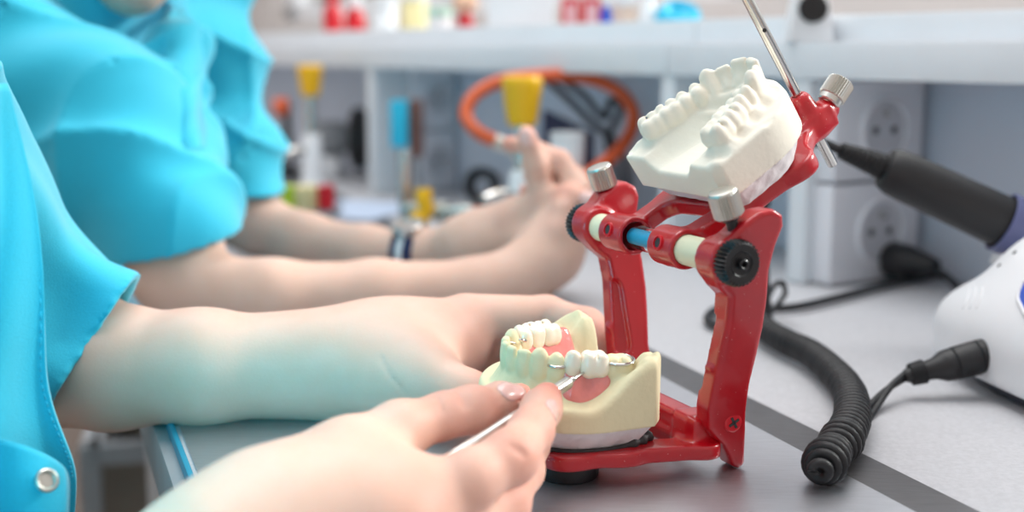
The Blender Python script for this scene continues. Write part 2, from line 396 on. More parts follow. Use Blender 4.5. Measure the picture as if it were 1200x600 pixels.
for t0, flip in ((T0, 1), (T1, -1)):
    v, f = post(t0, flip); o = mesh('post', v, f, M['red'], AR)
    # cross-head screw at the foot of the outer side
    side = t0 if flip > 0 else t0+TK; dr = -u*flip
    sc = onplane(859, 495, P0, nrm(u+z3*KS)); sc = AN+w*np.dot(sc-P0, w)+z3*(sc[2]-AN[2])+u*(tz(side, flip, sc[2]-ZT))
    g = G(); g.add(*lathe(sc-dr*.001, dr, [(0, .0042), (.0012, .0042), (.0017, .0036)], 24)); g.obj('screw_head', M['red_plain'], o, angle=35)
    g = G()
    for ang in (.5, .5+pi/2):
        d1 = w*cos(ang)+z3*sin(ang); d2 = np.cross(dr, d1); g.add(*box(sc+dr*.00075, (.0026, .00055, .0003), d1, d2, dr))
    g.obj('cross_slot', M['dark'], o, smooth=False)
    # silver knurled locking screw on top of the head
    base = onplane(872, 262, P0, nrm(u+z3*KS)); kx = AN+w*(np.dot(base-P0, w)-.001+(.007 if flip < 0 else 0))+z3*(base[2]-AN[2]-.002)+u*(tz(t0, flip, base[2]-ZT)+TK/2)
    ax = nrm(z3*.93-w*.36)
    g = G(); g.add(*lathe(kx-ax*.004, ax, [(0, .0024), (.0068, .0024), (.007, .0034), (.0085, .0034)], 18)); g.obj('screw_stem', M['black'], AR, angle=35)
    g = G(); g.add(*lathe(kx+ax*.0045, ax, [(0, .0052), (.0006, .0058), (.0008, .0062), (.0098, .0062), (.0102, .0058), (.0110, .0055), (.0112, .0048)], 60, knurl=(30, .0007, 2, 3)))
    g.obj('knurled_screw', M['nickel'], AR, angle=18, label='silver knurled locking screw')
# black ribbed wheels at both ends of the axle
for t, dr in ((T0-.0005, -u), (T1+TK+.0005, u)):
    c = AN+u*t; g = G(); n = 64
    g.add(*lathe(c, dr, [(0, .0068), (.0006, .0088), (.0014, .0094), (.0058, .0094), (.0068, .0088), (.0074, .0078), (.0072, .0050), (.0066, .0044), (.0066, .0021)], n, knurl=(32, .0011, 1, 4)))
    g.obj('axle_wheel', M['black'], AR, angle=22, label='black ribbed wheel')
    g = G(); g.add(*lathe(c+dr*.006, dr, [(0, .0021), (.0028, .0021), (.0032, .0016), (.0028, .0011), (.0010, .0010)], 20)); g.obj('axle_pin', M['black'], AR, angle=40)
ta, tb, tc, td = tpx(806), tpx(777), tpx(745), tpx(719)
for t1, t2 in ((T0+TK, ta+.003), (td-.003, T1)):
    g = G(); g.add(*lathe(AN+u*t1, u, [(0, .0064), (t2-t1, .0064)], 36)); g.obj('axle_sleeve', M['ivory'], AR, angle=40, label='ivory plastic sleeve')
g = G(); g.add(*lathe(AN+u*(tb-.003), u, [(0, .0056), (tc-tb+.006, .0056)], 36)); g.obj('axle_tube', M['clear'], AR, angle=40, label='clear tube with turquoise core')
g = G(); g.add(*lathe(AN+u*(tb-.002), u, [(0, .0026), (tc-tb+.004, .0026)], 24)); g.obj('axle_core', M['cyan_core'], AR, angle=40)
# upper arm: two lugs, fork, plate, pin block
AA = R(33.8); q3 = nrm(w*cos(AA)+z3*sin(AA)); n3 = nrm(z3*cos(AA)-w*sin(AA)); MT = .056; MID = AN+u*MT
def upa(x, y, h): return MID+q3*x+u*y+n3*h
l1, l2 = (ta+tb)/2-MT, (tc+td)/2-MT
segs = [(0, l1, .030, l1-.010, .0062, .0055), (.030, l1-.010, .060, -.020, .0055, .0065), (0, l2, .026, l2-.004, .0062, .0055), (.026, l2-.004, .055, .016, .0055, .0060), (.026, l2-.004, .030, l1-.010, .0045, .0045),
        (.055, .016, .060, -.020, .008, .008), (.058, .010, .080, .001, .007, .0055), (.060, -.018, .080, -.001, .007, .0055), (.076, 0, .092, 0, .0062, .0060)]
fa = GR([EX(seg2d(segs, .006), MID, q3, u, n3, -.0045, .0035, .0016, k=0),
         CY(AN+u*tb, AN+u*ta, .0086, .0012, k=.003), CY(AN+u*td, AN+u*tc, .0086, .0012, k=.003),
         BX(upa(.0855, 0, .0004), (.0118, .0066, .0056), (q3, u, n3), .0015, k=.002), RC(upa(.0880, 0, 0), upa(.0880, 0, .012), .0075, .0052, k=.003),
         RC(upa(.092, 0, 0), upa(.098, 0, .0015), .0058, .0055, k=.002),
         SB(RC(AN-u*.02, AN+u*.2, .0063, .0063), .0006), SB(RC(upa(.0880, 0, -.02), upa(.0880, 0, .03), .0022, .0022), .0006)])
lo = np.min([upa(x, y, h) for x in (-.012, .12) for y in (-.06, .06) for h in (-.012, .02)], 0); hi = np.max([upa(x, y, h) for x in (-.012, .12) for y in (-.06, .06) for h in (-.012, .02)], 0)
v, f = polymesh(fa, lo, hi, .0008, 1); UPA = mesh('upper_arm', v, f, M['red'], AR)
for t in ((ta+tb)/2, (tc+td)/2):               # set-screw socket in each lug
    dd = nrm(n3*.75-q3*.66); c = AN+u*t+dd*.0085
    g = G(); g.add(*lathe(c-dd*.002, dd, [(0, .0035), (.0028, .0033), (.003, .0026), (.0022, .0024)], 20)); g.obj('set_screw', M['red_plain'], UPA, angle=40)
    g = G(); g.add(*lathe(c, dd, [(0, .0022), (.0005, .0022)], 6)); g.obj('screw_socket', M['dark'], UPA, smooth=False)
# steel incisal pin with a small cross hole, and its silver clamp screw
g = G(); g.add(*lathe(upa(.0880, 0, -.022), n3, [(0, .0018), (.0006, .0023), (.125, .0023), (.1255, .0018)], 24)); PIN = g.obj('incisal_pin', M['steel'], AR, angle=40, label='polished steel rod')
hd = nrm(-n3*0-q3*.4-u); hc = upa(.0880, 0, .050)
g = G(); g.add(*lathe(hc+hd*.0019, hd, [(0, .0009), (.00055, .0009)], 12)); g.obj('pin_hole', M['dark'], PIN, smooth=False)
ax = nrm(q3*.9+n3*.3); kx = upa(.093, -.001, .002)
g = G(); g.add(*lathe(kx, ax, [(0, .0030), (.008, .0030)], 18)); g.obj('screw_stem', M['nickel'], AR, angle=40)
g = G(); g.add(*lathe(kx+ax*.0065, ax, [(0, .0046), (.0006, .0052), (.0030, .0052), (.0032, .0056), (.0034, .0062), (.0115, .0062), (.0119, .0058), (.0124, .0050)], 60, knurl=(30, .0007, 4, 5)))
g.obj('knurled_screw', M['nickel'], AR, angle=18, label='silver knurled clamp screw of the rod')
# lower frame: cross bar between the posts, two struts and the plate under the cast
FZ = .0105
LO = V(*(AN-z3*(AN[2]-ZT)))
F0, F1 = tz(T0, 1, .018)+TK*.5, tz(T1, -1, .018)+TK*.5
sx0 = onplane(829, 492, P0, nrm(u+z3*KS)); xs = np.dot(sx0-P0, w)+.004
FC = .072
segs = [(xs, F0, xs, F1, .0062, .0062), (xs-.001, F0+.002, -.030, FC-.030, .0066, .0075), (xs-.001, F1-.002, -.030, FC+.030, .0066, .0075), (-.030, FC-.030, -.045, FC, .010, .012), (-.030, FC+.030, -.045, FC, .010, .012),
        (-.030, FC-.030, -.052, FC-.026, .0085, .009), (-.052, FC-.026, -.056, FC, .010, .012), (-.045, FC, -.052, FC, .02, .018)]
ff = GR([EX(seg2d(segs, .005), LO+z3*FZ, w, u, z3, -.003, .0036, .0014, k=0),
         BX(LO+w*xs+u*((F0+F1)/2)+z3*.0185, (.0058, (F1-F0)/2+.001, .0055), (w, u, z3), .0016, k=.004),
         BX(LO+w*xs+u*(F0+.009)+z3*.018, (.0066, .006, .0065), (w, u, z3), .0015, k=.003), BX(LO+w*xs+u*(F1-.009)+z3*.018, (.0066, .006, .0065), (w, u, z3), .0015, k=.003)])
pts = [LO+w*a+u*b+z3*c for a in (-.09, .03) for b in (-.005, .16) for c in (0, .03)]
v, f = polymesh(ff, np.min(pts, 0), np.max(pts, 0), .0008, 1); mesh('lower_frame', v, f, M['red'], AR)
g = G(); g.add(*lathe(LO+w*-.048+u*(FC-.018), z3, [(0, .0120), (.0012, .0132), (.0068, .0132), (.0080, .0125)], 48, knurl=(24, .0005, 1, 2))); g.obj('foot_pad', M['rubber'], AR, angle=40, label='round black rubber foot')
# ------------------------------------------------------------------ bench geometry
E0 = onz(240, 590); E1 = onz(205, 500); eb = nrm(E1-E0); rb = nrm(V(eb[1], -eb[0], 0))     # bench edge direction and the way into the bench
QH = V(.324, .8, ZT); eh = nrm(V(-.53, .848, 0)); rh = nrm(V(eh[1], -eh[0], 0))            # front line of the wall shelf unit
def hut(s, d, z): return QH+eh*s+rh*d+z3*z
def hpx(px, d=0.):                                                                        # s on the front line seen at this x
    lo, hi = -.6, 3.
    for _ in range(60):
        m = (lo+hi)/2
        if proj(hut(m, d, .1))[0] > px: lo = m
        else: hi = m
    return lo
HD = .115                                                                                 # depth of the shelf unit
def line_x(p, d, q, e):                                                                   # crossing of two plan lines
    A = np.array([[d[0], -e[0]], [d[1], -e[1]]]); k = np.linalg.solve(A, (q-p)[:2]); return p+d*k[0]
# worktop polygon
a0 = E0-eb*.35; a1 = E0+eb*2.2
wl = hut(-.75, HD+.02, 0); wr = hut(2.3, HD+.02, 0)
WB = empty('workbench', a0+rb*.2-z3*ZT, 'long laboratory bench with a speckled grey laminate top and teal front edge', 'workbench')
ly = V(0, 0, 1)
top = [a0, a0+rb*.42, wl, wr, a1+V(0, 0, 0)]
top = [V(p[0], p[1], ZT-.032) for p in top]
v, f = prism(top, z3, .032-.0012); mesh('worktop', v, f, M['laminate'], WB, smooth=False)
le_ = np.linalg.norm(a1-a0)/2
g = G(); g.add(*box((a0+a1)/2-rb*.0012-z3*.0034, (.0014, le_, .0040), rb, eb, z3)); g.bevelled(.001).obj('edge_band', M['teal'], WB, smooth=True, angle=30, label='teal edge strip')
g = G(); g.add(*box((a0+a1)/2-rb*.0048-z3*.0200, (.0036, le_, .0150), rb, eb, z3)); g.bevelled(.001).obj('edge_face', M['grey'], WB, smooth=True, angle=30, label='grey metal edge face')
g = G(); g.add(*box(E0+eb*.95+rb*.30-z3*.39, (.012, .25, .355), rb, eb, z3)); g.obj('side_panel', M['hutch'], WB, smooth=False)
g = G(); g.add(*box(E0+eb*.60+rb*.20-z3*.39, (.18, .010, .355), rb, eb, z3)); g.obj('end_panel', M['hutch'], WB, smooth=False)
# steel sheet let into the top along the front edge, with a sloping border, its dark reflection put into the colour
B0 = onz(1170, 600); B1 = onz(800, 420); sb = nrm(B1-B0)
bdir = nrm(eb+sb)
def bl(p, d):                                                                             # point on the sheet's inner border line at the same run as p
    return line_x(p, rb, B1, sb)
s0, s1 = a0+eb*.05, E0+eb*1.6
i0, i1 = bl(s0, 0), bl(s1, 0); sw = .030
SH = empty('steel_sheet', (s0+i0)/2, 'brushed steel work sheet lying along the front of the bench', 'steel sheet')
pl = [s0+rb*.002, i0-rb*sw, i1-rb*sw, s1+rb*.002]
v, f = prism([p-z3*.0012 for p in pl], z3, .0012); mesh('sheet', v, f, M['sheet'], SH, smooth=False)
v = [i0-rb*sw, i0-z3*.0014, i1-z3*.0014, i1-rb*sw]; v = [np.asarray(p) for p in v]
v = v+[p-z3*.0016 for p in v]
mesh('border_strip', v, [(0, 1, 2, 3), (7, 6, 5, 4), (0, 4, 5, 1), (1, 5, 6, 2), (2, 6, 7, 3), (3, 7, 4, 0)], M['strip'], SH, smooth=False, label='steel border strip coloured darker for its reflection')
# floor and walls
def struct(name, v, f, m): return tag(mesh(name, v, f, m, smooth=False), kind='structure')
struct('floor', [(-3, -1.5, 0), (3, -1.5, 0), (3, 6, 0), (-3, 6, 0)], [(0, 1, 2, 3)], M['floor'])
struct('wall_front', [(-3, -1.1, 0), (3, -1.1, 0), (3, -1.1, 2.7), (-3, -1.1, 2.7)], [(0, 1, 2, 3)], M['wall'])
struct('wall_left', [(-2.4, -1.1, 0), (-2.4, 6, 0), (-2.4, 6, 2.7), (-2.4, -1.1, 2.7)], [(0, 1, 2, 3)], M['wall'])
# ------------------------------------------------------------------ dental casts
def sstep(a, b, x): t = np.clip((x-a)/(b-a), 0, 1); return t*t*(3-2*t)
class Arch:
    def __init__(s, xb, D, W, e=2.3):
        y = np.linspace(-W, W, 161); y = W*np.sign(y)*np.abs(y/W)**.8
        x = xb+D*(1-np.abs(y/W)**e); s.p = np.stack([x, y], 1)
        s.p = np.concatenate([[[xb-.03, -W-.001]], s.p, [[xb-.03, W+.001]]])
        L = np.concatenate([[0], np.cumsum(np.linalg.norm(np.diff(s.p, axis=0), axis=1))]); s.L = L-L[-1]/2
        s.q = s.p[::3] if len(s.p) % 3 == 1 else np.concatenate([s.p[::3], s.p[-1:]])
        L2 = np.concatenate([[0], np.cumsum(np.linalg.norm(np.diff(s.q, axis=0), axis=1))]); s.L2 = L2-L2[-1]/2
        s.poly = poly2d(s.q)
    def at(s, l):                              # point, tangent (towards +l), outward normal
        x = np.interp(l, s.L, s.p[:, 0]); y = np.interp(l, s.L, s.p[:, 1])
        x2 = np.interp(l+.001, s.L, s.p[:, 0]); y2 = np.interp(l+.001, s.L, s.p[:, 1])
        t = nrm(V(x2-x, y2-y)); n = V(t[1], -t[0]); n = -n if np.dot(n, V(x-.02, y)) < 0 else n
        return V(x, y), t, n
    def dist(s, x, y):                         # signed distance (+ outside), arc length
        P = np.stack([x, y], 1); dm = np.full(len(P), 1e9); la = np.zeros(len(P))
        for a, b, l in zip(s.q[:-1], s.q[1:], s.L2[:-1]):
            e = b-a; le = np.linalg.norm(e); h = np.clip((P-a)@e/le**2, 0, 1); d = ((P-a-h[:, None]*e)**2).sum(1)
            m = d < dm; dm = np.where(m, d, dm); la = np.where(m, l+h*le, la)
        d = np.sqrt(dm); return np.where(s.poly(x, y) < 0, -d, d), la
W_UP = [('i', .0085, .0068, .0100), ('i', .0066, .0060, .0092), ('c', .0077, .0078, .0105), ('p', .0070, .0090, .0082), ('p', .0068, .0090, .0078), ('m', .0104, .0110, .0072), ('m', .0098, .0108, .0066)]
W_LO = [('i', .0054, .0060, .0098), ('i', .0060, .0063, .0098), ('c', .0070, .0076, .0108), ('p', .0071, .0080, .0088), ('p', .0073, .0084, .0082), ('m', .0112, .0105, .0075), ('m', .0104, .0102, .0070)]
def tooth(kind, wd, dp, ht, p, t, n, zg, to3, k=.0012, lean=0.):
    """prims of one crown; p,t,n in the arch plane, zg the gum height, to3 maps local to world"""
    def L(a, b, c): return to3(p[0]+t[0]*a+n[0]*b, p[1]+t[1]*a+n[1]*b, zg+c)
    o3 = to3(0, 0, 0); ax = [to3(t[0], t[1], 0)-o3, to3(n[0], n[1], 0)-o3, to3(0, 0, 1)-o3]
    ch = []
    if kind in 'ic':
        up = nrm(ax[2]+ax[1]*lean); M3 = [ax[0], nrm(np.cross(up, ax[0])), up]; tip = .95 if kind == 'i' else .86
        ch += [EL(L(0, 0, ht*.06), (wd*.46, dp*.50, ht*.44), M3, 0), BX(L(0, lean*ht*.45+dp*.14, ht*.40), (wd*.49, dp*.24, ht*(tip-.40)), M3, min(.0019, dp*.22), .0026),
               EL(L(0, lean*ht*.35+dp*.18, ht*.30), (wd*.49, dp*.30, ht*.42), M3, .002)]
        if kind == 'c': ch += [RC(L(0, lean*ht*.4, ht*.4), L(0, lean*ht*.8+dp*.08, ht*.80), wd*.38, .0022, .002)]
    elif kind == 'p':
        ch += [EL(L(0, 0, ht*.30), (wd*.54, dp*.52, ht*.56), ax, 0), RC(L(0, dp*.15, ht*.4), L(0, dp*.19, ht*.72), wd*.40, .0026, .002), RC(L(0, -dp*.17, ht*.35), L(0, -dp*.20, ht*.60), wd*.36, .0024, .002),
               SB(RC(L(-wd*.3, 0, ht*.98), L(wd*.3, 0, ht*.98), .0011, .0011), .0014)]
    else:
        ch += [BX(L(0, 0, ht*.26), (wd*.50, dp*.50, ht*.50), ax, min(wd, dp)*.36, 0)]
        for a in (-.24, .24):
            for b, hh in ((.24, .70), (-.24, .64)): ch.append(RC(L(wd*a, dp*b, ht*.3), L(wd*a*.95, dp*b*.95, ht*hh), wd*.28, .0028, .0024))
        ch += [SB(RC(L(-wd*.34, 0, ht*1.02), L(wd*.34, 0, ht*1.02), .0012, .0012), .0014), SB(RC(L(.0003, -dp*.1, ht*1.0), L(0, dp*.52, ht*.72), .0006, .0006), .001)]
    return GR(ch, k)
def frame3(o, X, Y, Z, S=1.):
    def to3(a, b, c): return o+(X*a+Y*b+Z*c)*S
    def inv(P): q = (P-o)/S; return q@X/np.dot(X, X), q@Y, q@Z
    return to3, inv
def outline(x, y, xb, xf, Bw, x0, cut=.0035):
    qx = np.maximum(x-x0, 0)/(xf-x0); r = np.sqrt(qx**2+(y/Bw)**2); d = (r-1)*Bw*.85
    d = np.maximum(d, xb-x)
    return np.maximum(d, (np.abs(y)+(xb-x)-(Bw-cut))*.7071)     # chamfered heels
# ---- upper cast (white), teeth up, mounted on the opened arm
UO = MID+n3*.0035
UO = UO-q3*.008; to3, inv = frame3(UO, q3, u, n3, 1.04)
AU = Arch(.0345, .0410, .0262, 2.3)
ZL, ZG = .0262, .0322
def HU(x, y):
    d, la = AU.dist(x, y)
    out = ZL+(ZG-ZL)*(1-sstep(-.0005, .0100, d)); ins = ZG-.0118*sstep(-.0005, .0165, -d)
    h = np.where(d > 0, out, ins)
    h = np.where(h > ZL, h-(h-ZL)*(1-sstep(.030, .0385, x)), h)
    front = sstep(.058, .072, x)*(1-sstep(0, .014, np.abs(y)))
    h = h+.0010*np.sin(la*620)*sstep(.002, .006, d)*(1-sstep(.007, .010, d))        # root eminences
    h = h+.0008*np.sin(x*900+12*np.abs(y)*60)*sstep(.052, .058, x)*(d < -.003)      # palatal rugae
    h = h+.0018*np.exp(-((x-.066)**2+y**2)/.004**2)
    return h
def fU(P):
    x, y, z = inv(P); top = (z-HU(x, y))*.72
    side = outline(x, y, .0245, .0825, .0355+.06*(z-.02), .050)
    d = -smin(-top, -side, .0018); return np.maximum(d, .0105-z)
ch = [FN(fU, 0)]
l = 0.
for i, (kd, wd, dp, ht) in enumerate(W_UP):
    for sg in (-1, 1):
        wd_ = wd; p, t, n = AU.at(sg*(l+wd*.45)); lean = .25 if kd in 'ic' else 0
        ch.append(tooth(kd, wd*1.04, dp*1.12, ht*1.2, p-n*.0002, t, n, ZG-.0034, to3, .0011, lean))
    l += wd*.90
ch.append(SB(EL(to3(.056, -.034, .0268), V(.0034, .0026, .0014), (q3, u, n3)), .001))
fUC = GR(ch)
cs = [to3(a, b, c) for a in (.018, .095) for b in (-.042, .042) for c in (.008, .050)]
v, f = polymesh(fUC, np.min(cs, 0), np.max(cs, 0), .00058, 1)
UC = empty('dental_cast', to3(.055, 0, .002), 'white plaster cast of a full upper jaw, tipped up on the opened arm', 'dental cast')
mesh('cast_body', v, f, M['plaster'], UC)
rn = np.random.RandomState(3)
def fUm(P):
    x, y, z = inv(P); tp = .0340-.55*np.maximum(.0105-z, 0)
    d = outline(x, y, .0265+.5*np.maximum(.0105-z, 0), .0810-.9*np.maximum(.0105-z, 0), tp, .050)
    d = d+.00022*np.sin(x*700+y*300)*np.sin(y*520+z*900)
    return -smin(-d, -np.maximum(z-.0113, .0012-z), .0015)
v, f = polymesh(FN(fUm), np.min(cs, 0)-.012, np.max(cs, 0), .0008, 1)
mesh('mounting_plaster', v, f, M['mount'], UC, label='rough pinkish white mounting plaster')
# ---- lower cast (yellow stone on white plaster)
LCT, TL = .0750, R(4.5)
LX = nrm(-w)*.90; LY = -u*cos(TL)-z3*sin(TL); LZ = z3*cos(TL)-u*sin(TL)
LOo = LO+w*-.0160+u*LCT+z3*.0158
to3l, invl = frame3(LOo, LX, LY, LZ, 1.05)
AL = Arch(.0050, .0470, .0265, 2.3)
GL, LL = .0305, .0190
def HLo(x, y):
    d, la = AL.dist(x, y)
    out = LL+(GL-LL)*(1-sstep(-.0008, .0095, d)); ins = GL-.0150*sstep(-.0008, .0115, -d)
    h = np.where(d > 0, out, ins)
    h = h+.0065*(1-sstep(.001, .0095, x))*(1-sstep(.003, .0115, np.abs(d)))            # raised pads behind the last tooth
    rim = (1-sstep(.003, .034, x))*sstep(.000, .010, d)
    h = h+.0170*rim                                                                    # the land climbs towards the heels
    h = h+.0009*np.sin(la*700)*sstep(.002, .005, d)*(1-sstep(.006, .009, d))
    return h
def fL(P):
    x, y, z = invl(P); top = (z-HLo(x, y))*.68
    side = outline(x, y, -.0040, .0640, .0385-.05*(z-.015), .024, .006)
    d = -smin(-top, -side, .0028); return np.maximum(d, .0098-z)
ch = [FN(fL, 0)]; l = 0.; LTEETH = {}
for i, (kd, wd, dp, ht) in enumerate(W_LO):
    for sg in (-1, 1):
        p, t, n = AL.at(sg*(l+wd/2)); LTEETH[(i, sg)] = (kd, wd, dp, ht, p, t, n)
        # local y = -u, so sg=+1 is the side near the camera
        stone = i <= 3 or i == 6 if sg > 0 else i <= 2
        if stone: ch.append(tooth('c' if i == 3 else kd, wd*1.0, dp*1.12, ht*(1.15 if i < 6 else 1.4), p, t, n, GL-.0036, to3l, .0009, .12 if kd in 'ic' else 0))
    l += wd*.985
fLC = GR(ch)
cs = [to3l(a, b, c) for a in (-.008, .068) for b in (-.044, .044) for c in (.006, .052)]
v, f = polymesh(fLC, np.min(cs, 0), np.max(cs, 0), .00055, 1)
LC = empty('dental_cast', to3l(.03, 0, .001), 'pale yellow stone cast of a lower jaw in the left hand, partial denture on top', 'dental cast')
mesh('cast_body', v, f, M['stone'], LC)
def fLm(P):
    x, y, z = invl(P); k = np.maximum(.0105-z, 0)
    d = outline(x, y, -.0035+.55*k, .0635-.5*k, .0380-.55*k, .024, .006)+.0003*np.sin(x*600+z*500)*np.sin(y*520)
    return -smin(-d, -np.maximum(z-.0106, .0002-z), .0012)
v, f = polymesh(FN(fLm), np.min(cs, 0)-V(0, 0, .008), np.max(cs, 0), .0008, 1)
mesh('mounting_plaster', v, f, M['mount'], LC, label='smooth white mounting plaster under the yellow stone')
# dark wax smear between plaster and the red plate
g = G()
for k, (a, b, r0) in enumerate(((.000, .0330, .0035), (.006, .0345, .003), (.013, .0350, .0028), (.020, .0352, .0026), (.028, .0345, .0026), (.037, .0325, .0026), (.045, .028, .0026))):
    pass
wx = spline([to3l(-.0015, .0290, .0022), to3l(.006, .0328, .0020), to3l(.016, .0342, .0012), to3l(.028, .0338, .0010), to3l(.040, .0305, .0010), to3l(.050, .0235, .0010)], 8)
v, f = tube(wx, [.0022+.0008*sin(k*1.3) if k < 14 else .0012 for k in range(len(wx))], 8); mesh('wax_line', v, f, M['dark'], LC, label='dark wax smeared along the foot of the plaster')
# ---- partial denture on the lower cast
PD = empty('partial_denture', to3l(.025, 0, GL), 'pink partial denture with ivory teeth and wire clasps seated on the yellow cast', 'denture')
def saddle(sg, l0, l1, d0, d1):
    def fs(P):
        x, y, z = invl(P); d, la = AL.dist(x, y); la = la*sg
        H = HLo(x, y)
        xa = np.abs(la-(l0+l1)/2)/((l1-l0)/2); xb = np.abs(d-(d0+d1)/2)/((d1-d0)/2)
        reg = ((xa**3.2+xb**3.2)**(1/3.2)-1)*min(l1-l0, d1-d0)*.5
        top = (z-H-.0024-.0014*np.exp(-(d/.004)**2))*.7; bot = (H-.004-z)*.7
        m = -smin(-reg, -top, .0035); return np.maximum(m, bot)
    return FN(fs)
def arc(i): return sum(x[1] for x in W_LO[:i])*.985
near = GR([saddle(1, arc(4)-.0020, arc(6)+.0020, -.0090, .0092)]); far = GR([saddle(-1, arc(3)+.001, arc(7)-.001, -.0170, .0075)])
for fld, teeth in ((near, [(4, 1), (5, 1)]), (far, [(3, -1), (4, -1), (5, -1)])):
    v, f = polymesh(fld, np.min(cs, 0), np.max(cs, 0), .0006, 1); o = mesh('gum_base', v, f, M['acrylic'], PD, label='glossy pink acrylic base')
    for key in teeth:
        kd, wd, dp, ht, p, t, n = LTEETH[key]
        if key[1] < 0: kd = 'p' if key[0] == 3 else 'm'; wd = wd*(1.0 if key[0] == 3 else 1.12 if key[0] == 4 else .92); dp = dp*1.1; ht = ht*.95
        tf = tooth(kd, wd*1.03, dp*1.05, ht*1.22, p+n*.0008, t, n, GL-.0014, to3l)
        c3 = to3l(p[0], p[1], GL); v, f = polymesh(tf, c3-.0105, c3+.0115, .00045, 1); mesh('tooth', v, f, M['tooth'], PD)
# lingual bar joining the two saddles behind the front teeth
bar = []
for la in np.linspace(-arc(4), arc(4), 15):
    p, t, n = AL.at(la); d = p-n*.0085; hh = float(HLo(np.array([d[0]]), np.array([d[1]]))[0]); bar.append(to3l(d[0], d[1], hh+.0012))
v, f = tube(spline(bar, 4), .0014, 10); mesh('lingual_bar', v, f, M['steel'], PD)
def clasp(key, a0, a1, z0, z1, fac=1.0):
    kd, wd, dp, ht, p, t, n = LTEETH[key]; pts = []
    for k in np.linspace(0, 1, 20):
        a = a0+(a1-a0)*k; c = p+t*cos(a)*wd*.5*fac+n*sin(a)*dp*.5*fac; c = c+nrm(c-p)*.0006
        pts.append(to3l(c[0], c[1], GL-.0024+z0+(z1-z0)*k))
    v, f = tube(pts, [.00062+.0003*(k/19) for k in range(20)], 8); mesh('clasp', v, f, M['steel'], PD, label='bent steel wire clasp')
clasp((3, 1), pi*.90, 0.0, .0042, .0040, 1.10); clasp((6, 1), pi*1.05, -pi*.30, .0058, .0064, 1.17); clasp((2, -1), -pi*.15, pi*.1, .0060, .0060)
clasp((2, -1), pi*1.75, pi*1.02, .0078, .0052, 1.05)
# ------------------------------------------------------------------ people: one continuous body surface each, clothes and nails as parts
def chain(pts, k=.004, kp=.012):               # pts = [(point, radius)...] joined rounded cones
    return GR([RC(a[0], b[0], a[1], b[1], k) for a, b in zip(pts[:-1], pts[1:])], kp)
def J(px, py, Y, rpx): return (at(px, py, Y), mm(rpx, Y))
def flush_of(v, spots):
    f = np.zeros(len(v))
    for c, r, s in spots: f = np.maximum(f, s*np.exp(-((v-c)**2).sum(1)/r**2))
    return f
def nail(f, c, axis, nrml, w_, l_, parent, rad=.0075, name='fingernail'):
    """a thin curved plate lying on the finger, its middle at c"""
    nrml = nrm(nrml); axis = nrm(np.asarray(axis)-nrml*np.dot(axis, nrml)); sd = np.cross(nrml, axis); g = G(); n, m = 11, 9; vt = []
    for lay in (0, 1):
        for i in range(n):
            a = i/(n-1)*2-1
            for j in range(m):
                b = j/(m-1)*2-1; ww = w_*.5*(1-.16*max(a, 0)**2)*(1-.30*max(-a, 0)**3); x = b*ww; th = x/rad
                lim = 1-.42*abs(b)**2.2 if a > 0 else 1-.25*abs(b)**2
                p = c+axis*(a*l_*.5*lim)+sd*(rad*sin(th))-nrml*(rad*(1-cos(th)))
                d = f.d(p[None])[0]; p = p+nrml*(-d if abs(d) < .003 else 0)*(.9 if a < .55 else .5)+nrml*(.00042 if lay else -.0004)*(1 if abs(b) < .95 and abs(a) < .95 else .2)
                vt.append(p)
    fc = []
    for lay in (0, 1):
        o = lay*n*m
        for i in range(n-1):
            for j in range(m-1):
                q = (o+i*m+j, o+(i+1)*m+j, o+(i+1)*m+j+1, o+i*m+j+1); fc.append(q if lay == 0 else q[::-1])
    rim = [i*m for i in range(n)]+[(n-1)*m+j for j in range(1, m)]+[i*m+m-1 for i in range(n-2, -1, -1)]+[j for j in range(m-2, 0, -1)]
    N = n*m
    for i in range(len(rim)): a, b = rim[i], rim[(i+1) % len(rim)]; fc.append((a, b, b+N, a+N))
    o = mesh(name, vt, fc, M['nail'], parent); return fix_normals(o)
def head_prims(c, fw, up, s=1.):
    """c = centre of the skull, fw = where the face looks"""
    fw = nrm(fw); up = nrm(np.asarray(up)-fw*np.dot(up, fw)); sd = np.cross(up, fw); B3 = (fw, sd, up)
    L = lambda a, b, d: c+(fw*a+sd*b+up*d)*s
    ch = [EL(L(-.012, 0, .022), V(.096, .074, .088)*s, B3, 0), EL(L(.030, 0, -.045), V(.062, .056, .074)*s, B3, .03), EL(L(.062, 0, -.104), V(.022, .024, .020)*s, B3, .025),
          RC(L(.090, 0, .000), L(.106, 0, -.030), .009*s, .011*s, .014), EL(L(.098, 0, -.034), V(.011, .016, .008)*s, B3, .008),
          EL(L(.088, 0, -.060), V(.011, .024, .007)*s, B3, .006), EL(L(.084, 0, -.070), V(.011, .020, .007)*s, B3, .006), SB(RC(L(.098, -.020, -.0645), L(.098, .020, -.0645), .0016*s), .003)]
    for b in (-1, 1):
        ch += [SB(EL(L(.094, .032*b, .004), V(.012, .017, .011)*s, B3), .012), EL(L(.076, .031*b, .003), V(.013, .014, .012)*s, B3, .002), RC(L(.086, .014*b, .020), L(.078, .046*b, .020), .006*s, .005*s, .012),
               EL(L(.058, .044*b, -.030), V(.026, .018, .022)*s, B3, .02), EL(L(-.012, .076*b, -.010), V(.018, .007, .032)*s, B3, .006)]
    return ch, L
def creases(f, lines, r=.0006, k=.0014, y0=.2, y1=1.):
    out = []
    for ln in lines:
        ln = spline([V(x, y) for x, y in ln], 6); P = [hit(f, x, y, y0, y1, 1600) for x, y in ln]; P = [p for p in P if p is not None]
        for a, b in zip(P[:-1], P[1:]):
            if np.linalg.norm(a-b) > 1e-5: out.append(SB(RC(a, b, r, r), k))
    return out
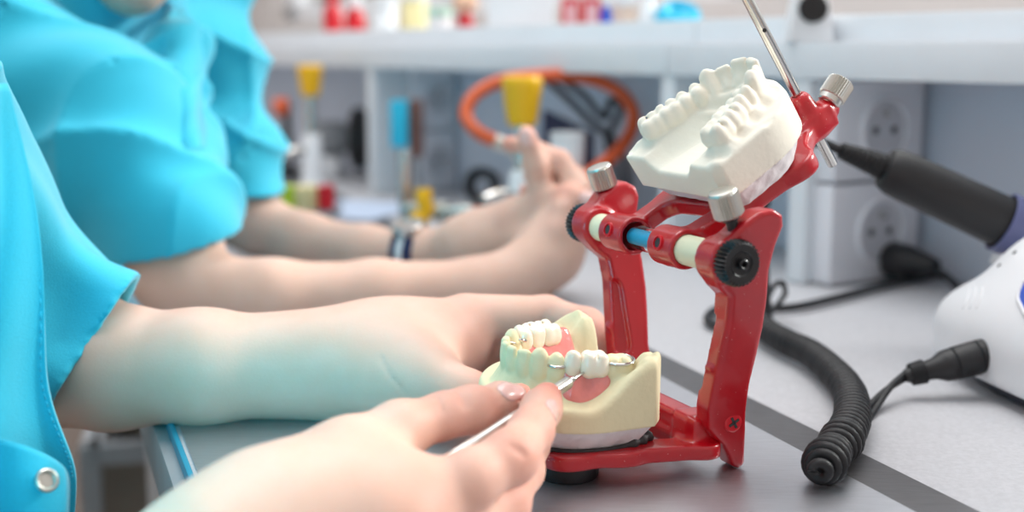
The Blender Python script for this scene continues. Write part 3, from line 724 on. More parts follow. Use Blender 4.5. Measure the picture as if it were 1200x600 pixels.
# ================= person at the left edge: left hand round the cast, right hand with the probe
TW = srgb(255, 255, 255)
le = V(*at(40, 455, .63)); le[2] = ZT+.030
LF = [(le, .036), (at(130, 430, .613), .0292), (at(240, 430, .604), .0262), (at(330, 428, .609), .0232), (at(400, 425, .612), .0212)]
lw = LF[-1]
palm = GR([RC(at(400, 425, .612), at(470, 408, .615), .0212, .0190, 0), RC(at(410, 430, .606), at(470, 440, .590), .0195, .0180, .02), RC(at(460, 400, .622), at(540, 384, .632), .0185, .0135, .02),
           RC(at(440, 430, .615), at(520, 420, .638), .017, .0125, .02), RC(at(460, 420, .62), at(535, 402, .640), .0185, .0125, .02)], .02)
# thumb: thenar eminence, then down to the front of the cast
thumbL = chain([(at(455, 440, .592), .0178), (at(506, 448, .580), .0138), (at(548, 464, .566), .0106), (at(578, 476, .555), .0098), (at(600, 486, .547), .0080)], .008)
webL = GR([RC(at(490, 412, .604), at(522, 392, .620), .0120, .0100, .01), RC(at(480, 425, .596), at(512, 420, .602), .0120, .0095, .012)], .014)
def fing(p0, p1, p2, p3, r=(.0115, .0092, .0080, .0066)): return chain([(p0, r[0]), (p1, r[1]), (p2, r[2]), (p3, r[3])], .004)
indexL = fing(at(546, 372, .634), at(640, 369, .650), at(688, 381, .636), at(712, 398, .618), (.0122, .0098, .0085, .0070))
midL = fing(at(540, 390, .645), at(640, 390, .668), at(700, 398, .652), at(722, 412, .632), (.0120, .0098, .0085, .0070))
ringL = fing(at(530, 408, .650), at(628, 412, .676), at(690, 418, .664), at(712, 424, .645), (.0115, .0092, .0080, .0066))
litL = fing(at(522, 422, .648), at(600, 428, .672), at(650, 430, .668), at(676, 430, .655), (.0105, .0082, .0072, .0060))
# right hand
rw = at(305, 622, .402)
RF = [(V(-.285, .255, ZT-.075), .038), (V(-.20, .315, ZT-.035), .031), (at(240, 660, .385), .0215), (rw, .0190)]
palmR = GR([RC(rw, at(400, 585, .415), .0185, .0170, 0), RC(at(330, 600, .405), at(440, 610, .405), .0180, .0150, .02), RC(at(400, 580, .42), at(492, 588, .415), .0165, .0115, .015),
            RC(at(360, 640, .40), at(470, 630, .405), .0150, .0110, .02), RC(at(350, 650, .405), at(440, 660, .410), .0140, .0105, .02)], .02)
thumbR = chain([(at(350, 572, .425), .0155), (at(408, 536, .435), .0125), (at(468, 504, .448), .0100), (at(520, 487, .462), .0079), (at(552, 480, .470), .0082), (at(585, 470, .485), .0066), (at(610, 462, .495), .0046)], .006)
indexR = chain([(at(492, 590, .412), .0120), (at(550, 562, .420), .0098), (at(598, 536, .432), .0094), (at(622, 505, .455), .0079), (at(634, 480, .475), .0073), (at(641, 466, .484), .0062)], .005)
midR = chain([(at(482, 616, .412), .0112), (at(545, 610, .425), .0098), (at(590, 590, .445), .0092), (at(612, 552, .470), .0078), (at(622, 520, .488), .0070), (at(628, 500, .496), .0060)], .005)
ringR = chain([(at(468, 640, .412), .0105), (at(545, 640, .432), .0092), (at(575, 618, .455), .0085), (at(560, 596, .475), .0074), (at(535, 590, .485), .0062)], .005)
litR = chain([(at(450, 655, .412), .0096), (at(520, 655, .436), .0080), (at(545, 634, .458), .0074), (at(530, 612, .474), .0066), (at(510, 606, .482), .0056)], .005)
webR = GR([RC(at(420, 545, .43), at(482, 572, .418), .0095, .0090, .012)], .014)
# torso, upper arms, neck and head, all above and left of the frame
lsh, rsh = V(-.285, .500, ZT+.215), V(-.265, .190, ZT+.215)
tor = GR([RC(lsh, rsh, .050, .050, 0), EL(V(-.275, .320, ZT+.05), V(.108, .140, .17), None, .05), EL(V(-.300, .345, ZT-.20), V(.118, .155, .16), None, .06), RC(V(-.270, .355, ZT+.22), V(-.235, .355, ZT+.34), .055, .050, .03)], .03)
hp, HL1 = head_prims(V(-.200, .360, ZT+.46), V(.86, .12, -.42), V(.3, 0, 1))
armsL = chain([(lsh, .046), (V(-.275, .590, ZT+.11), .040), (le, .036)], .02, .03); armsR = chain([(rsh, .046), (V(-.285, .215, ZT+.05), .041), RF[0]], .02, .03)
base1 = [tor, GR(hp, .02), armsL, armsR, chain(LF, .012, .025), chain(RF, .012, .025), palm, webL, thumbL, indexL, midL, ringL, litL, palmR, webR, thumbR, indexR, midR, ringR, litR]
for q in (indexL, midL, ringL, litL): q.k = .005
for q in (indexR, midR): q.k = .004
for q in (ringR, litR): q.k = .003
thumbR.k = .012; thumbL.k = .014
pre = GR([palm, webL, thumbL, indexL, chain(LF, .012, .025), palmR, webR, thumbR, indexR, midR, chain(RF, .012, .025)])
cr1 = creases(pre, [[(446, 418), (458, 440), (476, 462)],
                    [(566, 449), (572, 455), (576, 462)], [(572, 447), (578, 454), (580, 460)]], .0004, .0010)
cr2 = creases(pre, [[(508, 461), (514, 470), (518, 482)], [(534, 457), (540, 467), (543, 478)], [(540, 457), (546, 467), (548, 476)], [(600, 522), (608, 529), (616, 534)]], .0004, .0012)
f1 = GR(base1+cr1+cr2)
P1 = empty('person', V(-.34, .38, ZT-.02), 'person at the left edge in turquoise tunic holding the yellow cast and a thin probe', 'person')
CULL = .034
v, f = polymesh(f1, V(-.47, .09, ZT-.40), V(.15, .76, ZT+.62), .00135, 2)
CULL = .012
def tipf(ch, a=.8): return [(ch.ch[-1].b, .012, a), (ch.ch[-1].a, .010, a*.6), (ch.ch[-2].a, .011, .45), (ch.ch[0].a, .012, .35)]
sp = []
for q in (indexL, midL, ringL, litL, midR, ringR, litR): sp += tipf(q)
sp += [(thumbR.ch[-1].b, .013, .85), (thumbR.ch[-2].a, .013, .6), (thumbR.ch[3].a, .014, .55), (indexR.ch[-1].b, .013, .95), (indexR.ch[-2].a, .012, .7), (indexR.ch[2].a, .012, .75), (indexR.ch[1].a, .012, .35), (indexR.ch[0].a, .014, .35), (thumbL.ch[-1].a, .016, .7), (at(540, 384, .622), .020, .35), (midR.ch[2].a, .014, .6)]
BODY1 = mesh('body', v, f, M['skin'], P1, attrs={'flush': flush_of(v, sp)})
# nails that the photograph shows
c = hit(f1, 600, 456); n_ = grad(f1, c); nail(f1, c, thumbR.ch[-1].b-thumbR.ch[-2].a, nrm(n_+V(0, -.1, .8)), .0098, .0160, P1, .0062)
c = hit(f1, 650, 480); n_ = grad(f1, c); nail(f1, c, indexR.ch[-1].b-indexR.ch[-2].a, nrm(n_+V(.9, .1, .1)), .0090, .0110, P1, .0058)
# clothes
class FOLD:                                     # cloth: body offset outwards plus slow ripples, hollow and open where cut
    def __init__(s, q, off, th, rip, cuts, rdg=(), k=0): s.q, s.off, s.th, s.rip, s.cuts, s.rdg, s.k = q, off, th, rip, cuts, rdg, k
    def d(s, P):
        d = s.q.d(P)-s.off
        for amp, dv, ph, wv in s.rip: d = d-amp*np.sin(P@dv+ph+1.7*np.sin(P@wv))
        for amp, dv, ph, wv in s.rdg: d = d-amp*(1-np.abs(np.sin(P@dv+ph+1.6*np.sin(P@wv))))**3
        d = np.maximum(d, -(d+s.th))
        for c in s.cuts:
            v = (P-c[0])@c[1]
            if len(c) > 2: v = np.minimum(v, c[2]-np.linalg.norm(P-c[0], axis=1))    # an opening only cuts its own sleeve
            d = np.maximum(d, v)
        return d
RIP = [(.0035, V(70, 30, 40), .4, V(12, -20, 26)), (.0022, V(-60, 90, 80), 1.1, V(30, 14, -18))]
slL = GR([tor, chain([(lsh, .054), (V(-.278, .590, ZT+.11), .044), (V(*(le+V(.0, .0, .008))), .038), (at(150, 420, .614), .0315)], .02, .03), chain([(rsh, .055), (V(-.285, .215, ZT+.05), .050), (RF[0][0], .045), (RF[1][0], .040)], .02, .03)])
shirtL = FOLD(slL, .0065, .0056, RIP, [(at(106, 415, .616), nrm(V(.80, .06, -.52)), .085), (RF[0][0]*.6+RF[1][0]*.4, nrm(RF[1][0]-RF[0][0]), .10), (V(-.235, .355, ZT+.285), V(.35, 0, .94)), (V(0, 0, ZT-.32), V(0, 0, -1))], [(.0035, V(18, 14, -34), .6, V(10, -14, 20))])
v, f = polymesh(shirtL, V(-.50, .09, ZT-.33), V(-.10, .72, ZT+.33), .0023, 2, lip=1.8); TUN = mesh('tunic', v, f, M['shirt'], P1)
# open front of the tunic hanging towards the bench, stitched edge, folded corner with a ring snap
rows = [(98, -40, 8), (140, -60, 18), (200, -60, 34), (260, -60, 45), (320, -70, 51), (380, -70, 53), (440, -80, 53), (480, -80, 62), (515, -80, 76), (540, -80, 86), (560, -80, 90), (590, -80, 89), (640, -80, 84), (720, -80, 76)]
vt = []; n = 17
for y, x0, x1 in rows:
    for i in range(n):
        t = i/(n-1); x = x0+(x1-x0)*t; Y = .480-.055*(1-t)**1.5+.010*sin(t*9+y*.012)*(1-t)+.010*(y-100)/500; vt.append(at(x, y, Y))
vt = np.array(vt); fc = [(i*n+j, i*n+j+1, (i+1)*n+j+1, (i+1)*n+j) for i in range(len(rows)-1) for j in range(n-1)]
o = fix_normals(mesh('tunic_front', vt, fc, M['shirt'], P1, label='front edge of the tunic, stitched'))
md = o.modifiers.new('round', 'SUBSURF'); md.levels = md.render_levels = 2
md = o.modifiers.new('cloth', 'SOLIDIFY'); md.thickness = .0022; md.offset = 0
ed = spline([at(x1-5, y, .480+.010*(y-100)/500-.0014) for y, x0, x1 in rows[:11]], 12); g = G()
for a, b in zip(ed[::3], ed[2::3]): g.add(*tube([a, b], .00035, 6))
g.obj('stitching', M['shirt'], o)
# turned-back hem: an inner flap that shows its underside, with the ring snap
fl = [[(-60, 500), (-20, 508), (20, 518), (52, 532), (78, 548)], [(-60, 545), (-20, 548), (20, 552), (52, 560), (80, 572)], [(-60, 600), (-20, 600), (20, 602), (52, 606), (78, 612)], [(-60, 700), (-20, 700), (20, 700), (52, 702), (72, 702)]]
vt = [at(x, y, .462-.012*sin(j*.8)-.010*i*.4) for i, r in enumerate(fl) for j, (x, y) in enumerate(r)]
fc = [(i*5+j, i*5+j+1, (i+1)*5+j+1, (i+1)*5+j) for i in range(3) for j in range(4)]
o = fix_normals(mesh('hem_flap', vt, fc, M['shirt'], P1)); md = o.modifiers.new('round', 'SUBSURF'); md.levels = md.render_levels = 2
md = o.modifiers.new('cloth', 'SOLIDIFY'); md.thickness = .002; md.offset = 0
c = at(55, 563, .447); dr = nrm(CAM-c+V(.25, 0, .1)); aa, bb, _ = frame(dr)
g = G(); ring = [c+(aa*cos(t)+bb*sin(t))*.0036 for t in np.linspace(0, 2*pi, 33)[:-1]]; g.add(*tube(ring, .0009, 8, closed=True)); g.add(*lathe(c-dr*.0012, dr, [(0, .0032), (.0008, .0032)], 24)); g.obj('snap_button', M['nickel'], o, label='round metal snap', angle=40)
# ================= second person behind: both forearms on the bench, hands loosely clasped, watch on the far wrist
eN = at(203, 318, .842); eN[2] = ZT+.034
rF = [(eN, .0265), (at(215, 335, .832), .0235), (at(320, 343, .823), .0205), (at(440, 340, .840), .0190), (at(560, 335, .860), .0180), (at(610, 326, .870), .0175)]
eFa = at(268, 238, 1.06)
lF = [(eFa, .0255), (at(300, 262, 1.05), .0240), (at(360, 283, 1.03), .0215), (at(430, 294, 1.0), .0190), (at(492, 298, .975), .0165)]
hR = GR([RC(at(605, 325, .870), at(650, 290, .880), .0180, .0175, 0), RC(at(640, 305, .875), at(660, 250, .890), .0185, .0150, .02), RC(at(650, 300, .895), at(655, 250, .91), .0150, .0130, .02)], .015)
hL = GR([RC(at(492, 298, .975), at(565, 282, .950), .0165, .0175, 0), RC(at(550, 282, .95), at(606, 252, .925), .0185, .0140, .02), RC(at(560, 292, .94), at(612, 276, .910), .0150, .0125, .02)], .015)
def F4(*p): return chain([(at(x, y, Y), mm(r, Y)) for x, y, Y, r in p], .004, .006)
fgs = [F4((606, 250, .925, 17), (636, 236, .905, 17), (628, 195, .895, 14.5), (617, 158, .890, 11.5)),                       # raised index of the far hand
       F4((600, 256, .915, 16), (640, 232, .895, 14), (668, 228, .88, 12), (692, 233, .87, 9.5)),                             # its thumb lying across
       F4((612, 262, .935, 15), (650, 250, .93, 13), (672, 262, .92, 12), (676, 280, .915, 10)), F4((610, 270, .94, 14), (645, 268, .935, 13), (668, 278, .93, 11), (672, 290, .925, 10)), F4((600, 280, .945, 13), (630, 286, .94, 11), (652, 294, .935, 10), (660, 300, .93, 9)),
       F4((664, 250, .890, 17), (680, 222, .895, 14), (656, 188, .905, 12.5), (622, 172, .91, 10.5), (596, 168, .915, 9)),    # pink fingers of the near hand
       F4((660, 245, .90, 16), (676, 210, .915, 13), (655, 190, .925, 12), (632, 186, .93, 10)), F4((655, 250, .91, 15), (664, 216, .93, 12.5), (640, 206, .935, 11.5), (622, 206, .93, 10)), F4((650, 262, .92, 13), (646, 230, .935, 11), (630, 222, .94, 10), (616, 224, .94, 9)),
       F4((640, 300, .872, 18), (655, 268, .868, 15), (660, 245, .872, 13), (664, 228, .878, 10))]
nsh, fsh = V(-.435, .870, ZT+.205), V(-.265, 1.11, ZT+.275)
tor2 = GR([RC(nsh, fsh, .052, .052, 0), EL(V(-.42, 1.03, ZT+.10), V(.13, .15, .20), [V(.81, -.58, .25), V(.58, .81, 0), V(-.2, .1, 1)], .06), EL(V(-.60, 1.14, ZT-.15), V(.13, .16, .20), [V(.81, -.58, .25), V(.58, .81, 0), V(-.2, .1, 1)], .08),
            RC(V(-.345, .985, ZT+.22), V(-.295, .960, ZT+.285), .054, .050, .03)], .03)
HC2 = V(-.258, .935, ZT+.342)
hp2, HL2 = head_prims(HC2, V(.72, -.36, -.60), V(.4, -.1, 1))
aN = chain([(nsh, .046), (at(130, 170, .856), .038), (at(200, 262, .846), .0290), (eN, .0265)], .02, .03); aF = chain([(fsh+V(-.02, 0, 0), .036), ((fsh+eFa)/2+V(-.012, 0, 0), .027), (eFa, .0255)], .02, .03)
f2 = GR([tor2, GR(hp2, .02), aN, aF, chain(rF, .012, .02), chain(lF, .012, .02), hR, hL]+fgs)
P2 = empty('person', V(-.45, 1.0, ZT-.05), 'person leaning on the bench in turquoise tunic, hands clasped, dark watch on one wrist', 'person')
CULL = .030
v, f = polymesh(f2, V(-.70, .72, ZT-.36), V(.09, 1.30, ZT+.46), .0023, 2)
CULL = .012
sp = []
for q in fgs: sp += tipf(q, .7)
mesh('body', v, f, M['skin_b'], P2, attrs={'flush': flush_of(v, sp)})
for q, (x, y), dr in ((fgs[0], (616, 161), V(-.2, -1, .25)), (fgs[1], (690, 231), V(.1, -.5, .8))):
    c = hit(f2, x, y, .6, 1.2)
    if c is not None: nail(f2, c, q.ch[-1].b-q.ch[-2].a, nrm(grad(f2, c)+dr*.6), .0105, .0135, P2, .0072)
hp2b = HC2
def hairf(c, fw, up, s=1.):
    fw = nrm(fw); up = nrm(np.asarray(up)-fw*np.dot(up, fw)); sd = np.cross(up, fw); L = lambda a, b, d: c+fw*a+sd*b+up*d
    return GR([EL(L(-.020, 0, .030), V(.100, .083, .094), (fw, sd, up), 0), RC(L(-.10, 0, .03), L(-.15, 0, -.03), .030, .022, .03), SB(EL(L(.080, 0, -.035), V(.062, .075, .095), (fw, sd, up)), .012), SB(EL(L(.0, 0, -.095), V(.16, .12, .07), (fw, sd, up)), .012)])
for c, fw, up, par in ((V(-.200, .360, ZT+.46), V(.86, .12, -.42), V(.3, 0, 1), P1), (hp2b, V(.72, -.36, -.60), V(.4, -.1, 1), P2)):
    v, f = polymesh(hairf(c, fw, up), c-.20, c+.20, .0032, 2); mesh('hair', v, f, M['hair'], par)
sl2 = GR([tor2, chain([(nsh, .056), (at(120, 160, .858), .050), (at(192, 255, .848), .0340), (at(203, 318, .840), .0310)], .02, .03), chain([(fsh+V(-.02, 0, 0), .046), ((fsh+eFa)/2+V(-.012, 0, 0), .036), (at(284, 200, 1.065), .0265), (at(290, 250, 1.055), .0255)], .02, .03),
          RC(V(-.350, .985, ZT+.205), V(-.293, .957, ZT+.290), .068, .056, .02)], .03)
FO2 = [RC(at(120, 78, .90), at(196, 92, .90), .008, .004, .02), RC(at(160, 178, .86), at(235, 215, .85), .010, .005, .025), RC(at(130, 110, .88), at(160, 260, .85), .008, .006, .03), RC(at(205, 60, .92), at(232, 180, .89), .012, .008, .03)]
RIP2 = [(.0030, V(36, 24, 30), .2, V(9, -12, 16)), (.0040, V(-30, 44, 62), 2.1, V(18, 10, -12))]
shirt2 = FOLD(GR([sl2]+FO2), .008, .0055, RIP2, [(at(200, 288, .842), nrm(V(.20, .10, -.97)), .078), (at(288, 225, 1.06), V(.0, .05, -1), .075), (V(-.290, .953, ZT+.294), nrm(V(.52, -.26, .76))), (V(0, 0, ZT-.33), V(0, 0, -1))], [(.0075, V(14, 10, 40), 1.0, V(13, -10, 9)), (.0050, V(34, -12, -16), .3, V(9, 15, 12))])
v, f = polymesh(shirt2, V(-.72, .70, ZT-.34), V(-.14, 1.32, ZT+.36), .0027, 2, lip=1.8); T2 = mesh('tunic', v, f, M['shirt'], P2)
# front placket: a doubled strip of cloth down the chest
pk = []
for x, y in ((206, 8), (211, 30), (215, 55), (219, 80), (223, 105), (226, 130), (228, 155), (229, 175)):
    h_ = hit(shirt2, x, y, .7, 1.2, 700)
    if h_ is not None: pk.append((h_, grad(shirt2, h_)))
g = G(); vt = []
for h_, n_ in pk:
    sd_ = nrm(np.cross(n_, V(0, 0, 1)))
    for a_ in (-.014, -.013, .013, .014): vt.append(h_+sd_*a_+n_*(.0012 if abs(a_) < .0135 else -.004))
g.add(vt, [(i*4+j, i*4+j+1, i*4+j+5, i*4+j+4) for i in range(len(pk)-1) for j in range(3)])
if len(pk) > 2: fix_normals(g.obj('placket', M['shirt'], T2))
# watch on the far wrist
WT = empty('wristwatch', at(482, 300, .975), 'navy and white strapped wristwatch on the wrist of the person leaning on the bench', 'watch')
ax = nrm(at(492, 298, .975)-at(430, 294, 1.0)); c0 = at(484, 297, .978); aa, bb, _ = frame(ax); g = G()
g.add(*lathe(c0-ax*.009, ax, [(0, .0188), (.0005, .0204), (.0205, .0200), (.021, .0184)], 48)); g.obj('strap', M['band'], WT, angle=40)
g = G(); g.add(*lathe(c0-ax*.003, ax, [(0, .0196), (.0004, .0208), (.0056, .0208), (.006, .0196)], 48)); g.obj('strap_stripe', M['white'], WT, angle=40, label='white stripe of the strap')
dn = nrm(V(.1, -.35, .93)-ax*np.dot(V(.1, -.35, .93), ax)); g = G(); g.add(*lathe(c0+dn*.0165, dn, [(.003, .0130), (.0075, .0130), (.0085, .0120), (.0085, .0110), (.008, .0108)], 40)); g.obj('watch_case', M['steel'], WT, angle=40)
g = G(); g.add(*lathe(c0+dn*.0236, dn, [(0, .0110), (.0006, .0110)], 32)); g.obj('watch_dial', M['white'], WT, angle=40)

# ------------------------------------------------------------------ the probe held in the right hand
pa, pb = at(690, 433, .520), at(512, 546, .428)
tip = hit(GR([near]), 690, 433, .4, .7, 3000); pa = tip if tip is not None else pa
pg = at(656, 452, .498); ax = nrm(pg-pa)
pb = pa+nrm(at(512, 546, .430)-pa)*.125; ax = nrm(pb-pa)
TO = empty('dental_probe', pa+ax*.06, 'slim steel dental probe with knurled grip held between thumb and forefinger', 'dental tool')
Lg = np.linalg.norm(at(655, 453, .5)-pa)
Lg = .0155
g = G(); g.add(*lathe(pa, ax, [(0, .00025), (.004, .00055), (.011, .0010), (Lg, .0012)], 16)); g.obj('tip', M['steel'], TO)
g = G(); g.add(*lathe(pa+ax*(Lg-.001), ax, [(0, .0013), (.0015, .0024), (.0022, .0026), (.0290, .0026), (.0300, .0021)], 40, knurl=(20, .00025, 2, 3))); g.obj('grip', M['nickel'], TO, angle=50)
g = G(); g.add(*lathe(pa+ax*(Lg+.028), ax, [(0, .0020), (.001, .0021), (.082, .0021), (.083, .0016)], 24)); g.obj('handle', M['steel'], TO, angle=40)
# ------------------------------------------------------------------ wall shelf unit behind the bench
UP, WD = .300, .315                                  # depth of the upper board, distance of the wall behind the front line
SU = empty('shelf_unit', hut(.8, .05, 0), 'pale grey shelf unit along the back of the bench, open compartments under one long board', 'shelf')
def hbox(s0, s1, d0, d1, z0, z1): return box(hut((s0+s1)/2, (d0+d1)/2, (z0+z1)/2), ((s1-s0)/2, (d1-d0)/2, (z1-z0)/2), eh, rh, z3)
ZB0, ZB1, ZB2 = .1555, .1825, .2030
sd2 = hpx(779)
for a, b in ((-.75, sd2-.0005), (sd2+.0005, 2.15)):
    g = G(); g.add(*hbox(a, b, 0, UP, ZB0, ZB1)); g.bevelled(.0012).obj('shelf_board', M['hutch'], SU, smooth=True, angle=30)
    g = G(); g.add(*hbox(a, b, .032, .046, ZB1, ZB2)); g.bevelled(.001).obj('upstand', M['hutch'], SU, smooth=True, angle=30)
g = G(); g.add(*hbox(-.75, 2.15, .046, UP, ZB1, ZB1+.006)); g.obj('upper_board', M['hutch'], SU, smooth=False)
for px in (934, 779, 432): s = hpx(px); g = G(); g.add(*hbox(s-.009, s+.009, .002, HD, 0, ZB0)); g.bevelled(.001).obj('divider', M['hutch'], SU, smooth=True, angle=30)
for s in (-.60, 1.75): g = G(); g.add(*hbox(s-.009, s+.009, .002, HD, 0, ZB0)); g.bevelled(.001).obj('divider', M['hutch'], SU, smooth=True, angle=30)
g = G(); g.add(*hbox(-.75, 2.15, HD, HD+.010, 0, ZB0)); g.obj('back_panel', material('blue_grey_panel', srgb(204, 213, 227), rough=.5, noise=(12, .05)), SU, smooth=False, label='blue grey back panel')
# socket blocks on the dividers
def sockets(px, d0, d1, zs, lab, grp, thick=.020):
    sf = hpx(px)-.009
    for k, (za, zb) in enumerate(zs):
        c = hut(sf-thick/2, (d0+d1)/2, (za+zb)/2)
        E = empty('power_socket', c, lab[k], 'power socket', grp)
        g = G(); g.add(*hbox(sf-thick, sf, d0, d1, za, zb)); g.bevelled(.003).obj('cover', M['socket'], E, smooth=True, angle=30)
        n = -eh; cc = hut(sf-thick, (d0+d1)/2+.004, (za+zb)/2); r = min(d1-d0, zb-za)*.31
        g = G(); g.add(*lathe(cc, n, [(0, r*1.14), (.003, r*1.10), (.0035, r*1.02), (.0005, r*.97)], 48, cap=False)); g.obj('ring', M['socket'], E, angle=40)
        g = G(); g.add(*lathe(cc, n, [(0, r*.97), (.0006, r*.97)], 40)); g.obj('well', material('socket_well', srgb(196, 196, 202), rough=.5, noise=(40, .05)), E, angle=40)
        for x in (-1, 1): g = G(); g.add(*lathe(cc+rh*r*.42*x, n, [(0, r*.13), (.0009, r*.13)], 16)); g.obj('hole', M['dark'], E, angle=40)
        g = G(); g.add(*lathe(cc+z3*r*.55, n, [(0, r*.12), (.006, r*.12), (.007, r*.05)], 16)); g.obj('earth_pin', M['steel'], E, angle=40)
sockets(934, .010, .106, [(.0005, .0765), (.0785, .1545)], ['lower white wall socket beside the curled black lead, black plug under it', 'upper white wall socket behind the silver clamp screw'], None)
sockets(432, .052, .112, [(.0005, .0765), (.0785, .1545)], ['lower far grey-white socket beside the brown and turquoise blocks', 'upper far grey-white socket just under the shelf'], None, .014)
# wall with a bright window, window_1
sw0, sw1, zw0, zw1 = .62, 2.05, .235, 1.5
t0_, t1_, zt0 = -.75, .50, .262
for k, (a, b, c, d) in enumerate(((-1.6, t0_, -ZT, 1.9), (t1_, sw0, -ZT, 1.9), (sw1, 4.2, -ZT, 1.9), (sw0, sw1, -ZT, zw0), (sw0, sw1, zw1, 1.9), (t0_, t1_, -ZT, zt0), (t0_, t1_, zw1, 1.9))):
    v, f = hbox(a, b, WD, WD+.10, c, d); struct('wall_back' if k == 0 else 'wall_back.%03d' % k, v, f, M['wall'])
for nm_, a0_, a1_, zb_ in (('window_1', sw0, sw1, zw0), ('added_window', t0_, t1_, zt0)):  # second window is unseen, added so the steel sheet mirrors daylight
    WN = empty(nm_, hut((a0_+a1_)/2, WD+.05, zb_), None, None); WN['kind'] = 'structure'
    g = G(); m_ = (a0_+a1_)/2
    for a, b, c, d in ((a0_, a1_, zb_, zb_+.035), (a0_, a1_, zw1-.05, zw1), (a0_, a0_+.05, zb_, zw1), (a1_-.05, a1_, zb_, zw1), (m_-.025, m_+.025, zb_, zw1)): g.add(*hbox(a, b, WD+.03, WD+.075, c, d))
    o = g.obj('window_frame', M['white'], WN, smooth=False); o['kind'] = 'structure'
    g = G(); g.add(*hbox(a0_, a1_, WD+.050, WD+.054, zb_, zw1)); o = g.obj('window_pane', M['glass'], WN, smooth=False); o['kind'] = 'structure'
# ------------------------------------------------------------------ things standing on the shelf
def sat(px, d, z): s = hpx(px, d); return hut(s, d, z)
def on_shelf(px, d=.10): return sat(px, d, ZB1+.006)
def scale_at(p): return np.dot(p-CAM, CF)/FPX
def bottle(name, lab, cat, px, wpx, prof, mats, d=.10, base=None, group=None, cap=None):
    """prof: rows (height in px, half width in px); the part above 'cap' px is its lid"""
    p = on_shelf(px, d) if base is None else base; k = scale_at(p); E = empty(name, p, lab, cat, group)
    lo = [(h*k, r*k) for h, r in prof if cap is None or h <= cap]; g = G(); g.add(*lathe(p, z3, lo, 32)); g.obj('body', mats[0], E, angle=40)
    if cap is not None:
        hi = [(h*k, r*k) for h, r in prof if h >= cap]; g = G(); g.add(*lathe(p, z3, hi, 32)); g.obj('lid', mats[1], E, angle=40)
    return E
def carton(name, lab, cat, px, wpx, hpx_, mat, d=.10, depth=.05, dz=None):
    p = on_shelf(px, d); k = scale_at(p); E = empty(name, p, lab, cat); hw = wpx*k/2*1.05
    g = G(); g.add(*box(p+z3*hpx_*k/2, (hw, depth/2, hpx_*k/2), CR, V(0, 1, 0), z3)); g.bevelled(.0015).obj('box_body', mat, E, smooth=True, angle=30)
    g = G(); g.add(*box(p+z3*(hpx_*k+.003), (hw*1.02, depth*.52, .004), CR, V(0, 1, 0), z3)); g.bevelled(.001).obj('lid', mat, E, smooth=True, angle=30); return E
wh = M['white']
bottle('medicine_bottle', 'red bottle with red cap, leftmost red thing on the shelf', 'bottle', 392, 20, [(0, 10), (2, 11), (36, 11), (44, 6), (46, 6), (46.5, 7.5), (58, 7.5), (59, 6)], (M['red_plain'], M['red_plain']), .08, cap=46)
bottle('medicine_bottle', 'red bottle with white cap beside the leftmost red bottle', 'bottle', 418, 20, [(0, 11), (2, 12), (30, 12), (38, 7), (40, 7), (40.5, 9), (54, 9), (55, 7)], (M['red_plain'], wh), .12, cap=40)
bottle('jar', 'white lidded jar between the red bottles and the tall cream jar', 'jar', 452, 30, [(0, 14), (2, 15), (34, 15), (38, 13), (38.5, 16), (50, 16), (51, 14)], (wh, wh), .07, cap=38)
bottle('jar', 'tall cream jar with white lid in the shelf clutter', 'jar', 487, 30, [(0, 15), (2, 16), (44, 16), (48, 14), (48.5, 17), (60, 17), (61, 15)], (M['cream'], wh), .12, cap=48)
bottle('jar', 'squat white jar with green lid in front of the window frame', 'jar', 516, 24, [(0, 13), (2, 14), (24, 14), (28, 12), (28.5, 15), (38, 15), (39, 13)], (wh, material('mint_lid', srgb(190, 222, 205), rough=.4, noise=(40, .05))), .07, cap=28)
bottle('medicine_bottle', 'red bottle with peach round stopper left of the white carton', 'bottle', 546, 20, [(0, 9), (2, 10), (24, 10), (31, 6), (33, 6), (36, 12), (42, 15), (48, 14), (54, 8), (56, 2)], (M['red_plain'], material('peach_stopper', srgb(236, 190, 160), rough=.5, noise=(40, .05))), .08, cap=33)
carton('carton', 'large white carton left of the red cans', 'box', 610, 74, 62, wh, .12)
for px, lab in ((668, 'red can with pale label, nearer to the white carton'), (692, 'red can with pale label, nearer to the blue bottle')):
    p = on_shelf(px, .10); E = bottle('drinks_can', lab, 'can', px, 22, [(0, 9), (2, 11.5), (44, 11.5), (47, 9.5), (48, 9.8)], (M['red_plain'],), .10); k = scale_at(p)
    g = G(); rr = 11.7*k; n = 9; ang = np.linspace(-.5, .5, n)-pi/2; vt = [p+V(cos(a)*rr, sin(a)*rr, z*k) for z in (6, 40) for a in ang]; g.add(vt, [(i, i+1, n+i+1, n+i) for i in range(n-1)]); g.obj('paper_label', material('pale_label', srgb(240, 200, 205), rough=.5, noise=(40, .1)), E)
bottle('spray_bottle', 'slim blue bottle beside the red cans', 'bottle', 709, 12, [(0, 6), (2, 7), (30, 7), (36, 4), (38, 4), (38.5, 5), (50, 5), (51, 4)], (M['blue'], wh), .09, cap=38)
bottle('jar', 'beige jar between the slim blue bottle and the white bottle', 'jar', 731, 24, [(0, 12), (2, 13), (34, 13), (38, 11), (38.5, 14), (48, 14), (49, 12)], (material('beige_jar', srgb(222, 200, 184), rough=.5, noise=(40, .06)), wh), .12, cap=38)
bottle('spray_bottle', 'white conical bottle left of the turquoise bowl', 'bottle', 757, 20, [(0, 13), (2, 14), (40, 8), (44, 5), (46, 5), (46.5, 7), (58, 7), (59, 5)], (wh, wh), .07, cap=46)
p = on_shelf(792, .09); k = scale_at(p); E = empty('rubber_bowl', p, 'turquoise round mixing bowl lying tipped on the shelf', 'bowl')
